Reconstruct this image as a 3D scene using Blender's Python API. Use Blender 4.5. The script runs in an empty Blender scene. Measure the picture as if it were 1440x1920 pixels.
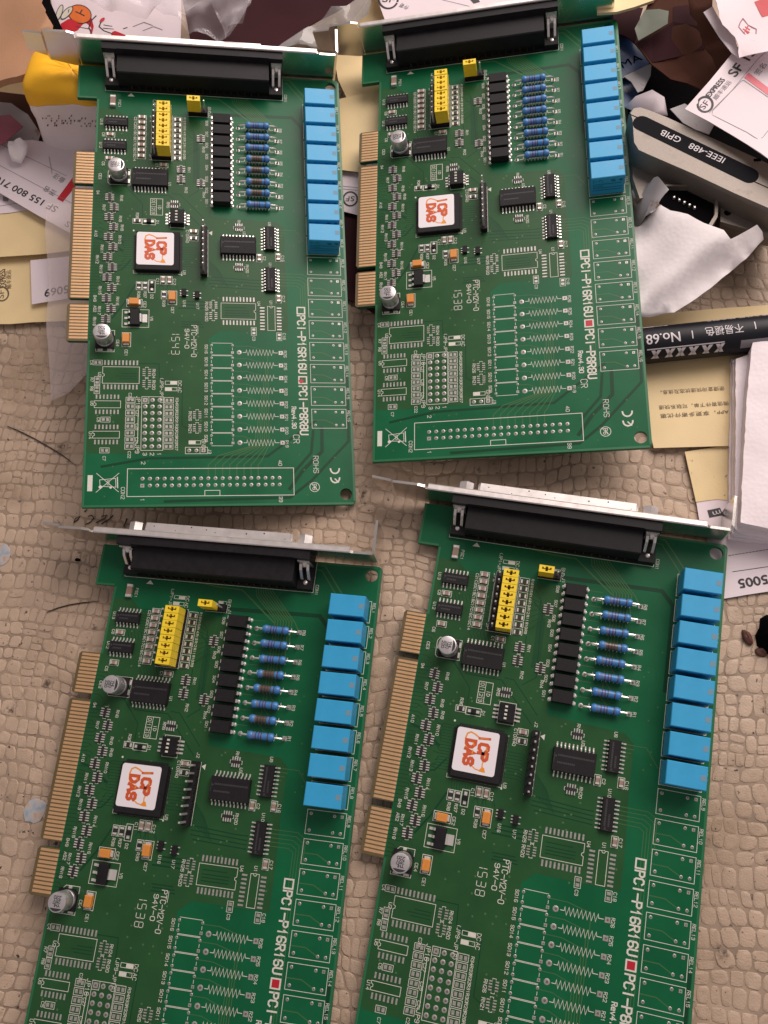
import bpy, bmesh, math, random
from mathutils import Vector, Matrix, noise
from mathutils.geometry import delaunay_2d_cdt
rnd = random.Random(7)
MM = 0.001
S = bpy.context.scene
C = S.collection

# ------------------------------------------------------------------ camera, light, exposure
CAMR = Matrix(((0.990641, 0.0, -0.136495), (0.041629, -0.952358, 0.302128), (-0.129992, -0.304982, -0.943445)))
CAMH, FPX = 292.5, 1592.28            # mm above the mat, focal length in photo pixels (1440 wide)
cd = bpy.data.cameras.new('camera'); cam = bpy.data.objects.new('camera', cd); C.objects.link(cam)
cd.sensor_fit = 'HORIZONTAL'; cd.sensor_width = 36; cd.lens = 36 * FPX / 1440
cd.clip_start = 0.01; cd.clip_end = 20
cam.matrix_world = Matrix.Translation((0, 0, CAMH * MM)) @ (CAMR @ Matrix.Diagonal((1, -1, -1))).to_4x4()
S.camera = cam
W = bpy.data.worlds.new('World'); S.world = W; W.use_nodes = True
W.node_tree.nodes['Background'].inputs[0].default_value = (1.0, 0.87, 0.86, 1)
W.node_tree.nodes['Background'].inputs[1].default_value = 0.31
S.view_settings.view_transform = 'Standard'; S.view_settings.look = 'None'
S.view_settings.exposure = 0; S.view_settings.gamma = 1
def area(name, loc, target, size, power, col):
    l = bpy.data.lights.new(name, 'AREA'); l.shape = 'RECTANGLE'; l.size, l.size_y = size; l.energy = power; l.color = col
    o = bpy.data.objects.new(name, l); C.objects.link(o); o.location = loc
    o.rotation_euler = (Vector(target) - Vector(loc)).to_track_quat('-Z', 'Y').to_euler(); return o
area('window_light', (0.36, 0.70, 0.66), (-0.03, 0.10, 0), (0.8, 0.7), 11.6, (1.0, 0.88, 0.82))

def at(px, py, h=0.0):                 # point of the place seen at photo pixel px,py, h mm above the mat
    d = CAMR @ Vector(((px - 720) / FPX, (py - 960) / FPX, 1))
    s = (CAMH - h) / -d.z
    return Vector((d.x * s, d.y * s, h))

# ------------------------------------------------------------------ materials
def mat(name, col, rough=0.5, metal=0.0, var=0.0, vscale=900, bump=0.0, bscale=2500, spec=0.5, dirt=None, coat=0.0, trans=0.0, alpha=1.0):
    m = bpy.data.materials.new(name); m.use_nodes = True
    nt = m.node_tree; b = nt.nodes['Principled BSDF']
    b.inputs['Base Color'].default_value = (*col, 1); b.inputs['Roughness'].default_value = rough
    b.inputs['Metallic'].default_value = metal; b.inputs['Specular IOR Level'].default_value = spec
    b.inputs['Coat Weight'].default_value = coat; b.inputs['Coat Roughness'].default_value = 0.15
    b.inputs['Transmission Weight'].default_value = trans; b.inputs['Alpha'].default_value = alpha
    tc = nt.nodes.new('ShaderNodeTexCoord')
    src = None
    if var:
        n = nt.nodes.new('ShaderNodeTexNoise'); n.inputs['Scale'].default_value = vscale; n.inputs['Detail'].default_value = 5
        nt.links.new(tc.outputs['Object'], n.inputs['Vector'])
        r = nt.nodes.new('ShaderNodeValToRGB'); r.color_ramp.elements[0].position = .3; r.color_ramp.elements[1].position = .7
        r.color_ramp.elements[0].color = (*[c * (1 - var) for c in col], 1); r.color_ramp.elements[1].color = (*[min(1, c * (1 + var)) for c in col], 1)
        nt.links.new(n.outputs['Fac'], r.inputs[0]); src = r.outputs[0]
        mr = nt.nodes.new('ShaderNodeMapRange'); mr.inputs[3].default_value = max(0.02, rough - .12); mr.inputs[4].default_value = min(1, rough + .12)
        nt.links.new(n.outputs['Fac'], mr.inputs[0]); nt.links.new(mr.outputs[0], b.inputs['Roughness'])
    if dirt:
        for (dcol, dscale, lo, hi) in dirt:
            n = nt.nodes.new('ShaderNodeTexNoise'); n.inputs['Scale'].default_value = dscale; n.inputs['Detail'].default_value = 6; n.inputs['Roughness'].default_value = .62
            nt.links.new(tc.outputs['Object'], n.inputs['Vector'])
            r = nt.nodes.new('ShaderNodeMapRange'); r.inputs[1].default_value = lo; r.inputs[2].default_value = hi
            nt.links.new(n.outputs['Fac'], r.inputs[0])
            mx = nt.nodes.new('ShaderNodeMix'); mx.data_type = 'RGBA'; mx.inputs[7].default_value = (*dcol, 1)
            nt.links.new(r.outputs[0], mx.inputs[0])
            if src: nt.links.new(src, mx.inputs[6])
            else: mx.inputs[6].default_value = (*col, 1)
            src = mx.outputs[2]
    if src: nt.links.new(src, b.inputs['Base Color'])
    if bump:
        n = nt.nodes.new('ShaderNodeTexNoise'); n.inputs['Scale'].default_value = bscale; n.inputs['Detail'].default_value = 4
        nt.links.new(tc.outputs['Object'], n.inputs['Vector'])
        bp = nt.nodes.new('ShaderNodeBump'); bp.inputs['Strength'].default_value = bump; bp.inputs['Distance'].default_value = 0.0002
        nt.links.new(n.outputs['Fac'], bp.inputs['Height']); nt.links.new(bp.outputs[0], b.inputs['Normal'])
    return m
DUST = [((.30, .30, .26), 5200, .70, .76)]
M = dict(
 pcb=mat('solder_mask', (.0035, .105, .040), .36, var=.14, vscale=60, spec=.22, dirt=DUST),
 pour=mat('mask_over_copper', (.019, .080, .026), .36, var=.14, vscale=80, spec=.22, dirt=DUST),
 rim=mat('mask_board_rim', (.014, .135, .052), .36), trace=mat('mask_over_trace', (.058, .140, .050), .36, spec=.22),
 dtrace=mat('mask_gap', (.005, .048, .020), .36, spec=.22),
 fr4=mat('bare_laminate', (.115, .08, .032), .5, var=.12, vscale=300),
 gold=mat('gold_plating', (.68, .42, .22), .38, .5, var=.1, vscale=500),
 tin=mat('solder_tin', (.72, .69, .66), .32, .55, var=.16, vscale=1800),
 padm=mat('solder_pad', (.40, .385, .36), .38, .45, var=.2, vscale=1500), hole=mat('plated_hole', (.14, .13, .115), .5, .3),
 pin=mat('bright_pin', (.76, .73, .70), .26, .65),
 silk=mat('white_ink', (.64, .63, .56), .6, var=.08, vscale=1500),
 ink=mat('black_ink', (.03, .028, .032), .6),
 red=mat('red_marker', (.45, .008, .02), .5),
 blk=mat('black_moulding', (.011, .010, .012), .5, var=.25, vscale=400, bump=.25, bscale=6000, spec=.22),
 chip=mat('chip_epoxy', (.011, .010, .012), .6, var=.2, vscale=700, bump=.3, bscale=7000, spec=.25),
 chipmark=mat('chip_marking', (.034, .032, .036), .6),
 blue=mat('relay_blue', (.029, .335, .62), .42, var=.05, vscale=200, bump=.08, bscale=5000),
 grey=mat('relay_vent', (.15, .27, .35), .6),
 bluemark=mat('relay_print', (.006, .09, .23), .6),
 yel=mat('jumper_yellow', (.86, .63, .03), .38, var=.06, vscale=500),
 dark=mat('dark_contact', (.06, .035, .012), .4, .6),
 res=mat('resistor_blue', (.05, .19, .47), .4, var=.08, vscale=800, coat=.15),
 resb=mat('resistor_faded', (.085, .075, .07), .35, coat=.4),
 bpur=mat('band_violet', (.10, .045, .12), .4), bbrn=mat('band_brown', (.075, .03, .02), .4), bgry=mat('band_grey', (.16, .16, .2), .4),
 org=mat('tantalum_orange', (.66, .25, .045), .45, var=.08, vscale=700),
 alu=mat('aluminium_can', (.62, .60, .61), .34, .75, var=.06, vscale=700),
 steel=mat('bracket_steel', (.70, .67, .63), .22, 1.0, var=.05, vscale=90, bump=.05, bscale=600),
 tinsh=mat('tinned_shell', (.78, .73, .71), .36, .75, var=.06, vscale=300),
 capb=mat('ceramic_tan', (.30, .20, .15), .5, var=.1), resk=mat('thick_film_black', (.02, .018, .018), .4),
 stick=mat('white_sticker', (.80, .76, .79), .45),
 so=mat('logo_orange', (.78, .29, .03), .5), sr=mat('logo_red', (.58, .085, .02), .5), sg=mat('logo_grey', (.25, .27, .3), .5),
)

# ------------------------------------------------------------------ mesh builder (mm)
class MB:
    def __init__(s): s.v = []; s.f = []; s.m = []; s.mats = []; s.k = 0
    def use(s, key):
        if key not in s.mats: s.mats.append(key)
        s.k = s.mats.index(key); return s
    def face(s, pts):
        n = len(s.v); s.v += [tuple(p) for p in pts]; s.f.append(tuple(range(n, n + len(pts)))); s.m.append(s.k)
    def loops(s, rings, cap0=True, cap1=True):       # rings of equal length
        n = len(s.v); c = len(rings[0])
        for r in rings: s.v += [tuple(p) for p in r]
        for i in range(len(rings) - 1):
            a, b = n + i * c, n + (i + 1) * c
            for j in range(c):
                k = (j + 1) % c; s.f.append((a + j, a + k, b + k, b + j)); s.m.append(s.k)
        if cap0: s.f.append(tuple(n + j for j in range(c - 1, -1, -1))); s.m.append(s.k)
        if cap1: s.f.append(tuple(n + (len(rings) - 1) * c + j for j in range(c))); s.m.append(s.k)
    def box(s, x0, x1, y0, y1, z0, z1, c=0.0, cap0=True):
        r = lambda d, z: [(x0 + d, y0 + d, z), (x1 - d, y0 + d, z), (x1 - d, y1 - d, z), (x0 + d, y1 - d, z)]
        s.loops([r(0, z0), r(0, z1)] if not c else [r(0, z0), r(0, z1 - c), r(c, z1)], cap0)
    def prism(s, pts, z0, z1, ax='z', c=0.0):
        f = {'z': lambda p, t: (p[0], p[1], t), 'y': lambda p, t: (p[0], t, p[1]), 'x': lambda p, t: (t, p[0], p[1])}[ax]
        s.loops([[f(p, z0) for p in pts], [f(p, z1) for p in pts]])
    def cyl(s, x, y, prof, n=16):                    # prof: (radius, z)
        s.loops([[(x + r * math.cos(2 * math.pi * i / n), y + r * math.sin(2 * math.pi * i / n), z) for i in range(n)] for r, z in prof])
    def lathe_x(s, prof, y, z, n=12):                # prof: (x, radius), axis along x
        s.loops([[(x, y + r * math.cos(2 * math.pi * i / n), z + r * math.sin(2 * math.pi * i / n)) for i in range(n)] for x, r in prof])
    def tube(s, path, r, n=6):
        path = [Vector(p) for p in path]; rings = []
        for i, p in enumerate(path):
            t = (path[min(i + 1, len(path) - 1)] - path[max(i - 1, 0)]).normalized()
            u = t.orthogonal().normalized() if i == 0 else (u - t * u.dot(t)).normalized()
            w = t.cross(u); rr = r[i] if isinstance(r, (list, tuple)) else r
            rings.append([p + (u * math.cos(a) + w * math.sin(a)) * rr for a in (2 * math.pi * j / n for j in range(n))])
        s.loops(rings)
    def strip(s, path, w, z, closed=False):          # flat mitred line
        P = [Vector(p[:2]) for p in path]; n = len(P)
        if n < 2: return
        L = []; R = []
        for i in range(n):
            a = P[i - 1] if (i or closed) else None; b = P[(i + 1) % n] if (i < n - 1 or closed) else None
            d0 = (P[i] - a).normalized() if a is not None and (P[i] - a).length > 1e-6 else None
            d1 = (b - P[i]).normalized() if b is not None and (b - P[i]).length > 1e-6 else None
            if d0 is None: d0 = d1
            if d1 is None: d1 = d0
            q = P[i].copy()
            t = d0 + d1
            t = t.normalized() if t.length > .2 else d1
            nn = Vector((-t.y, t.x)); k = max(.45, nn.dot(Vector((-d1.y, d1.x))))
            if not closed and i == 0: q = q - d1 * w / 2
            if not closed and i == n - 1: q = q + d0 * w / 2
            L.append((*(q + nn * (w / 2 / k)), z)); R.append((*(q - nn * (w / 2 / k)), z))
        m = len(s.v); s.v += L + R
        for i in range(n if closed else n - 1):
            j = (i + 1) % n; s.f.append((m + n + i, m + n + j, m + j, m + i)); s.m.append(s.k)
    def rect(s, x0, x1, y0, y1, w, z): s.strip([(x0, y0), (x1, y0), (x1, y1), (x0, y1)], w, z, True)
    def quad(s, x0, x1, y0, y1, z): s.face([(x0, y0, z), (x1, y0, z), (x1, y1, z), (x0, y1, z)])
    def disk(s, x, y, r, z, n=10): s.face([(x + r * math.cos(2 * math.pi * i / n), y + r * math.sin(2 * math.pi * i / n), z) for i in range(n)])
    def dome(s, x, y, r, z, h, n=8): s.cyl(x, y, [(r, z), (r * .75, z + h * .7), (r * .3, z + h)], n)
    def holed(s, outer, holes, z0, z1):              # plate with holes
        bm = bmesh.new(); es = []
        for loop in [outer] + holes:
            vs = [bm.verts.new((p[0], p[1], z1)) for p in loop]
            es += [bm.edges.new((vs[i], vs[(i + 1) % len(vs)])) for i in range(len(vs))]
        bmesh.ops.triangle_fill(bm, edges=es, use_beauty=True)
        n = len(s.v); bm.verts.index_update(); bm.faces.ensure_lookup_table()
        s.v += [tuple(v.co) for v in bm.verts]
        for f in bm.faces:
            s.f.append(tuple(n + v.index for v in f.verts)); s.m.append(s.k)
        m = len(s.v); s.v += [(v.co.x, v.co.y, z0) for v in bm.verts]
        for f in bm.faces:
            s.f.append(tuple(m + v.index for v in reversed(f.verts))); s.m.append(s.k)
        for e in bm.edges:
            if len(e.link_faces) == 1:
                a, b = e.verts[0].index, e.verts[1].index
                s.f.append((n + a, n + b, m + b, m + a)); s.m.append(s.k)
        bm.free()
    def mesh(s, name, smooth=None, recalc=True):
        me = bpy.data.meshes.new(name)
        me.from_pydata([(x * MM, y * MM, z * MM) for x, y, z in s.v], [], s.f)
        for k in s.mats: me.materials.append(M[k] if isinstance(k, str) else k)
        me.polygons.foreach_set('material_index', s.m)
        if recalc:
            bm = bmesh.new(); bm.from_mesh(me); bmesh.ops.recalc_face_normals(bm, faces=bm.faces); bm.to_mesh(me); bm.free()
        if smooth is not None:
            me.polygons.foreach_set('use_smooth', [True] * len(me.polygons)); me.set_sharp_from_angle(angle=math.radians(smooth))
        me.update(); return me
def O(name, me, parent=None, loc=(0, 0, 0), rz=0.0, kind=None, label=None):
    o = bpy.data.objects.new(name, me); C.objects.link(o)
    if parent: o.parent = parent
    o.location = (loc[0] * MM, loc[1] * MM, loc[2] * MM if len(loc) > 2 else 0); o.rotation_euler = (0, 0, rz)
    if kind: o['kind'] = kind
    if label: o['label'] = label
    return o
def tag(o, label, cat, group=None):
    o['label'] = label; o['category'] = cat
    if group: o['group'] = group
    return o
def thing(name, label, cat, loc=(0, 0, 0), group=None):
    o = bpy.data.objects.new(name, None); C.objects.link(o); o.location = Vector(loc) * MM; o.empty_display_size = .01
    return tag(o, label, cat, group)

# ------------------------------------------------------------------ stroke lettering for the board print
FONT = {'0': '10 01 05 16 36 45 41 30 10', '1': '14 26 20', '2': '05 16 36 45 44 00 40', '3': '05 16 36 45 44 33 42 41 30 10 01|33 13',
 '4': '30 36 02 42', '5': '46 06 03 34 43 41 30 10 01', '6': '45 36 16 05 01 10 30 41 42 33 13 02', '7': '06 46 10', '8': '13 04 05 16 36 45 44 33 13 02 01 10 30 41 42 33',
 '9': '01 10 30 41 45 36 16 05 04 13 33 44', 'A': '00 26 40|12 32', 'C': '45 36 16 05 01 10 30 41', 'D': '00 06 26 44 42 20 00', 'E': '46 06 00 40|03 33',
 'G': '45 36 16 05 01 10 30 41 43 23', 'H': '00 06|40 46|03 43', 'I': '26 20', 'J': '01 10 20 31 36', 'L': '06 00 40', 'M': '00 06 23 46 40', 'N': '00 06 40 46',
 'O': '10 01 05 16 36 45 41 30 10', 'P': '00 06 36 45 44 33 03', 'R': '00 06 36 45 44 33 03|23 40', 'S': '45 36 16 05 04 13 33 42 41 30 10 01', 'T': '06 46|26 20',
 'U': '06 01 10 30 41 46', 'V': '06 20 46', 'W': '06 10 23 30 46', 'B': '00 06 36 45 44 33 03|33 42 41 30 00', 'K': '00 06|46 03 40', '-': '03 43', '.': '20 21', '(': '36 24 22 30', ')': '16 24 22 10',
 'e': '02 42 43 34 14 03 01 10 40', 'v': '04 20 44', '+': '13 33|22 24', '>': '15 43 11', 'Y': '06 23 46|23 20', 'X': '00 46|06 40', 'Q': '10 01 05 16 36 45 41 30 10|32 40'}
def smooth_path(p):
    if len(p) < 5: return p
    return p
ZS = .045
def stext(mb, t, x, y, h, w=.14, length=None, z=ZS):
    """reads towards -y of the board (down the picture), letter tops towards +x"""
    n = len(t); adv = (length / (n - .3)) if length else h * .95
    su = adv * .72 / 4; sv = h / 6; q = 0
    for i, ch in enumerate(t):
        for st in FONT.get(ch, '').split('|'):
            if not st: continue
            pts = [(x + int(a[1]) * sv, y - (i * adv + int(a[0]) * su)) for a in st.split()]
            cl = pts[0] == pts[-1] and len(pts) > 3
            mb.strip(pts[:-1] if cl else pts, w, z + .004 * (q % 3), cl); q += 1

# ------------------------------------------------------------------ the card: positions in mm, x to the right, y up the board (0 = first header pin)
T = 1.6
ROW = [-1.6]
mesh = {}
def build_meshes():
    # --- board plate
    cr = 1.6
    def arc(cx, cy, r, a0, a1, n=4): return [(cx + r * math.cos(math.radians(a0 + (a1 - a0) * i / n)), cy + r * math.sin(math.radians(a0 + (a1 - a0) * i / n))) for i in range(n + 1)]
    out = [(-20.4, -10.3)] + arc(75.8 - cr, -10.3 + cr, cr, -90, 0) + arc(75.8 - cr, 171.6 - cr, cr, 0, 90) + [(-27.9, 171.6), (-27.9, 156.6), (-20.4, 156.6)]
    out += [(-20.4, 132.3), (-27.6, 132.3), (-28.2, 131.5), (-28.2, 118.6), (-27.6, 118.0), (-20.6, 118.0), (-20.6, 116.2), (-27.6, 116.2), (-28.2, 115.6), (-28.2, 70.5),
            (-27.4, 69.7), (-20.6, 69.7), (-20.6, 67.6), (-27.4, 67.6), (-28.2, 66.8), (-28.2, 53.4), (-27.4, 52.6), (-20.4, 52.6)]
    circ = lambda x, y, r, n=20: [(x + r * math.cos(-2 * math.pi * i / n), y + r * math.sin(-2 * math.pi * i / n)) for i in range(n)]
    b = MB().use('pcb'); b.holed(out, [circ(72.3, -6.35, 2.2), circ(72.3, 168.2, 2.2)], -T, 0)
    # copper pour and traces lie on the plate
    me = b.mesh('circuit_board'); mesh['board'] = me
    b = MB().use('fr4')
    for y0, y1 in ((118.0, 132.3), (69.7, 116.2), (52.6, 67.6)):
        b.prism([(-20.5, y0 + .02), (-20.5, y1 - .02), (-27.5, y1 - .02), (-28.25, y1 - .8), (-28.25, y0 + .8), (-27.5, y0 + .02)], -T - .01, .012)
    mesh['lam'] = b.mesh('contact_tongue')
    b = MB().use('gold'); b.box(-3.3, 3.35, -.42, .42, 0, .05, .02); mesh['contact'] = b.mesh('edge_contact')
    # --- copper
    b = MB().use('pour')
    b.face([(p[0], p[1], .012) for p in [(-19.9, 152.4), (-13, 152.4), (-8.5, 148.6), (24, 148.6), (24, 127.2), (24, 105.6), (49, 104.4), (52, 101.5), (52, 87), (52.6, 72), (52.6, 57.6), (27, 57.6), (23, 54.2), (23, 9.4), (-18.5, 9.4), (-19.9, 11)]])
    b.use('trace'); zt = .02
    for k in range(8):
        xs = 30 + k * .85
        b.strip([(xs + 2, 160), (xs + 2.5, 157.5 + k * .25), (40.5 + k * 1.0, 149.5), (40.5 + k * 1.0, 147.5 - (7 - k) * 5.08 + 2), (49.6 if k == 7 else 44 + k * .5, 146 - (7 - k) * 5.08)], .34, zt)
        yk = 148.9 - 5.08 * k; b.strip([(32, yk), (37, yk)], .25, zt)
        yb = 51.5 - 5.08 * k
        b.strip([(31.9, yb), (37.5 - .3 * k, yb), (39.2 - k * .05 - .75 * (k % 8) + 5.5, yb - 1.7), (39.2 - .8 * k + 5.5, 12.5)], .24, zt)
        xx = 44.7 - .8 * k; hx = 40.64 - 2.54 * k
        b.strip([(xx, 12.4), (hx + (3.6 if k > 1 else 1.), 8.5 if k > 1 else 6), (hx, 5.0), (hx, 1.0)], .3, zt)
    for k in range(5):
        b.strip([(50, 82 - 1.27 * k), (56 + .6 * (4 - k), 82 - 1.27 * k), (57.6 + .9 * (4 - k), 80.3 - 1.1 * k), (57.6 + .9 * (4 - k), 72 - 2 * k if k < 2 else 20)], .22, zt)
        b.strip([(50, 101 - 1.27 * k), (53 - .8 * k, 101 - 1.27 * k)] + ([(56, 101), (60, 95.5)] if k == 0 else []), .22, zt)
    for yr in [76.86 - 9.0 * k for k in range(7)]:
        b.strip([(60.8, yr - .6), (65.5, yr - .6), (69.5, yr - 2.6)], .3, zt)
    b.strip([(52, 170.5), (55.5, 170.3), (63, 160.5), (66, 158.6), (72, 158.2), (73.6, 157)], .5, zt)
    b.strip([(52, 168.8), (54.5, 168.6), (61, 160), (61, 157)], .4, zt)
    b.strip([(8, 162), (11, 160.5), (18, 159.5), (27, 159.2), (40, 148.8)], .5, zt)
    rv = random.Random(21)
    for k in range(170):
        x, y = rv.uniform(-18, 51), rv.uniform(11, 147)
        if x > 23 and y < 56 or (x > 24 and y > 104): continue
        b.use('trace'); b.disk(x, y, .36, .024, 8); b.use('hole'); b.disk(x, y, .14, .027, 6)
    b.use('trace')
    for k in range(28): x, y = rv.choice(((rv.uniform(53, 59), rv.uniform(70, 150)), (rv.uniform(-19, 20), rv.uniform(-8, 8)), (rv.uniform(52, 74), rv.uniform(-8, 18)))); b.disk(x, y, .3, .024, 8)
    b.use('rim')
    for pth in ([(-19.95, 52.4), (-19.95, -9.85), (74.6, -9.85)], [(75.35, -8.6), (75.35, 170.0)], [(73.8, 171.2), (53, 171.2)], [(-27.5, 171.2), (-27.5, 157.0), (-20.9, 157.0)], [(-19.95, 156.0), (-19.95, 132.6)]): b.strip(pth, .75, .0135)
    b.use('dtrace')
    for k in range(58):
        y = 130.9 - 1.27 * k - (2.5 if k > 10 else 0) - (2.5 if k > 46 else 0); l = rv.uniform(1.5, 5.2)
        if y < 126: b.strip([(-20.2, y), (-20.2 + l, y), (-20.2 + l + rv.uniform(.4, 1.4), y + rv.choice((-.9, .9)))], .2, .0165)
    for k in range(16):
        y = 97 - k * .95; b.strip([(-11.0 + rv.uniform(0, 2), y + rv.uniform(-2, 2)), (-8.6, y), (-5.2, y)], .2, .0168)
        x = -3 + k * .9; b.strip([(x, 79.6), (x, 78.6 - rv.uniform(0, 1)), (x + rv.choice((-1.5, 1.5)), 76 - rv.uniform(0, 5))], .18, .0172)
    for k in range(9):
        b.strip([(13.2, 92 - k * 1.0), (18, 92 - k), (19.5 + k * .05, 91 - k), (27 + k * .4, 82.5 - k * .8)], .2, .0175); b.strip([(-16 + 1.27 * k, 141), (-15 + 1.27 * k, 138.8 - .1 * k)], .2, .017)
        b.strip([(-4 + 1.2 * k, 126.5), (-5 + 1.2 * k, 128.6), (-1.5 + .4 * k, 131)], .18, .0173); b.strip([(-7.9, 149.2 - k), (-4.9, 149.2 - 1.1 * k)], .18, .0171); b.strip([(-1, 148.8 - 2.52 * min(k, 7)), (1, 148.8 - 2.52 * min(k, 7))], .2, .0174)
        b.strip([(12.6, 148.5 - 2.52 * min(k, 7)), (17 + .3 * k, 144 - k), (17 + .3 * k, 120)], .16, .0176)
    for k in range(5): b.strip([(53, 16 - k * 1.2), (44 + k, 13.5 - k * 0.9), (-2 - k, 12.2 - k * .9)][:2] + [(60 - k, 14 - k)], .0001, .014)
    for pth, w in (([(-14, 4.6), (2, 7.6), (44, 8.2), (62, 22)], .9), ([(8, -8.4), (52, -7.4), (60, -1), (74, 14), (74.3, 40)], 1.0), ([(52, -4), (57, 3), (64, 10), (64.2, 19)], 1.3), ([(53.5, 2), (60, 9.5), (61, 18)], 1.0),
                  ([(24, 152), (56, 152.5), (60, 148), (60, 120)], 1.4), 
                  ([(13, 59), (21, 59)], .35), ([(13.4, 60), (20.6, 60)], .35), ([(13, 61), (20, 61)], .35), ([(12, 66.6), (23, 66.6)], .5), ([(13, 68), (24, 68)], .5), ([(15, 69.4), (25, 69.4)], .5),
                  ([(-8, 119), (-4, 114.5), (0.5, 114.3), (8, 114.3), (19.5, 101.8)], .3), ([(-9, 118), (-5, 113.6), (-2, 110), (-2, 104.5)], .3), ([(9, 115.2), (12, 115), (21, 105)], .3),
                  ([(14, 130), (14, 117)], .3), ([(15, 142), (18, 139), (19, 117), (15, 114)], .3), ([(7, 37), (12.5, 36.8), (13.5, 35.5), (13.5, 20), (17, 18)], .3), ([(-2, 44), (5, 44), (5.4, 38), (7.5, 37)], .3),
                  ([(-10, 39), (-6, 39), (-3, 39)], .25), ([(-8, 40), (-3, 40)], .25), ([(-9, 38), (-3, 38)], .25), ([(29, 66), (38, 66)], .3), ([(29, 65), (38, 65)], .3), ([(29, 64), (38, 64)], .3), ([(29, 67.3), (37, 67.3)], .3),
                  ([(-19, 95), (-15, 94), (-9, 90)], .8), ([(-17, 80), (-9, 82), (-6, 86)], .5), ([(-12, 62), (-8, 68), (-4, 76)], .6), ([(23, 80), (38, 79), (42, 79)], .35), ([(23, 78.6), (42, 77.6)], .35), ([(23, 77.2), (42, 76.3)], .35), ([(24, 75.8), (42, 75)], .35)):
        b.strip(pth, w, .016 + rnd.random() * .003)
    mesh['copper'] = b.mesh('copper_traces', recalc=False)
    # --- solder pads
    b = MB().use('padm')
    def pad(x, y, r=.62, sq=False):
        if sq: b.box(x - r, x + r, y - r, y + r, .02, .09, .04)
        else: b.dome(x, y, r, .02, .1, 9)
        b.use('hole'); b.disk(x + .03, y, r * .42, .14, 8); b.use('padm')
    for i in range(20):
        pad(2.54 * i, 0, .72); pad(2.54 * i, -2.54, .72, i == 0)
    for i in range(8):
        for j, x in enumerate((.42, 2.95, 5.48)): pad(x, 29.77 - 2.53 * i, .82, i == 0 and j == 0)
        y = 82.0 + 3.8 - 9.0 * i
        for x in (61.9, 69.6): pad(x, y + 2.55, .55); pad(x, y - 2.55, .55)
        pad(72.1, y + 2.55, .5, True); pad(72.1, y - 2.55, .55)
        yb = 50.2 - 5.08 * i
        pad(24.0, yb + 1.5, .52); pad(24.0, yb - 1.5, .52); pad(31.7, yb + 1.6, .5); pad(31.7, yb - 1.35, .5, True)
        pad(34.15, yb - 1.25, .95); pad(49.62, yb - 1.25, .8, True)
        yt = 147.5 - 5.08 * i; pad(34.3, yt - 1.4, .85); pad(49.7, yt - 1.4, .8, True)
    for j, x in enumerate((16.1, 18.65, 21.2)): pad(x, 10.5, .75, j == 2)
    def smd(x, y, w, h): b.box(x - w / 2, x + w / 2, y - h / 2, y + h / 2, .02, .12, .05)
    for i in range(10):
        for y in (44.2, 34.7): smd(-14.1 + 1.27 * i, y, .62, 1.9)
        for y in (70.7, 61.0): smd(28.45 + 1.265 * i, y, .62, 1.9)
    for i in range(7):
        for y in (30.9, 25.1, 19.4, 13.7): smd(-16.65 + 1.27 * i, y, .6, 1.7)
    for i in range(8):
        for x in (42.95, 49.3): smd(x, 67.4 - 1.27 * i, 1.8, .6)
    for x, y in ((24.7, 68.1), (24.7, 63.75), (.78, 40.5), (.82, 36.1), (18.9, 24.1), (18.9, 19.1)):
        for k in range(4):
            for s in (-1, 1): smd(x + s * .98, y + 1.2 - .8 * k, 1.1, .42)
    def two(x, y, v=False):
        for s in (-1, 1): smd(x + (0 if v else s * .72), y + (s * .72 if v else 0), 1.0 if not v else 1.2, 1.2 if not v else 1.0)
    for i in range(8): two(-4.75, 29.8 - 2.53 * i); two(8.82, 29.7 - 2.53 * i)
    for x, y, v in ((-16.65, 44.2, 0), (-16.6, 37.1, 1), (-16.6, 33.7, 1), (-13.3, 22.2, 0), (-13.3, 10.6, 0), (39.7, 57.6, 1), (49.2, 55.6, 1)): two(x, y, v)
    for y in (55.4, ): pass
    mesh['pads'] = b.mesh('solder_pads')
    # --- white print
    b = MB().use('silk'); w = .17; z = .04
    b.strip([(-17.3, 171.4), (-17.3, 160.4), (52.5, 160.4), (52.5, 171.2)], w, z)
    b.face([(-7.4, 159.8, z), (-8.75, 158.35, z), (-6.0, 158.35, z)]); b.face([(22.9, 98.7, z), (24.3, 99.5, z), (24.2, 97.6, z)])
    for k in range(8):
        y = 85.78 - 9.0 * k; b.rect(60.62, 73.5, y - 3.74, y + 3.74, w, z); stext(b, 'REL%d' % (9 + k), 73.95, y + 3.2, .95, .13)
        y = 155.35 - 8.69 * k; b.rect(60.62, 73.5, y - 3.74, y + 3.74, w, z); stext(b, 'REL%d' % (1 + k), 73.95, y + 3.2, .95, .13)
        yb = 50.2 - 5.08 * k
        b.strip([(24.1, yb + 2.4), (31.6, yb + 2.4)], w, z); b.strip([(24.1, yb - 2.4), (31.6, yb - 2.4)], w, z)
        b.strip([(24.0, yb + .5), (24.0, yb - .5)], w, z); b.strip([(31.7, yb + .55), (31.7, yb - .35)], w, z)
        for y0, zz in ((yb - 1.25, z), (147.5 - 5.08 * k - 1.4, z)):
            pts = [(35.6, y0), (36.7, y0)]
            for j in range(17): pts.append((36.85 + j * .62, y0 + (1.15 if j % 2 == 0 else -1.15)))
            pts += [(47.0, y0), (48.4, y0)]
            b.strip(pts, .2, zz)
        stext(b, 'R%d' % (26 - k), 50.75, yb - .4, 1.0, .15); stext(b, 'R%d' % (8 - k), 50.75, 146.9 - 5.08 * k, 1.0, .15)
        stext(b, 'SO%d' % (16 - k), 21.6, yb + 1.7, 1.0, .15); stext(b, 'SO%d' % (8 - k), 21.7, 148.9 - 5.08 * k, .9, .14)
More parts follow.
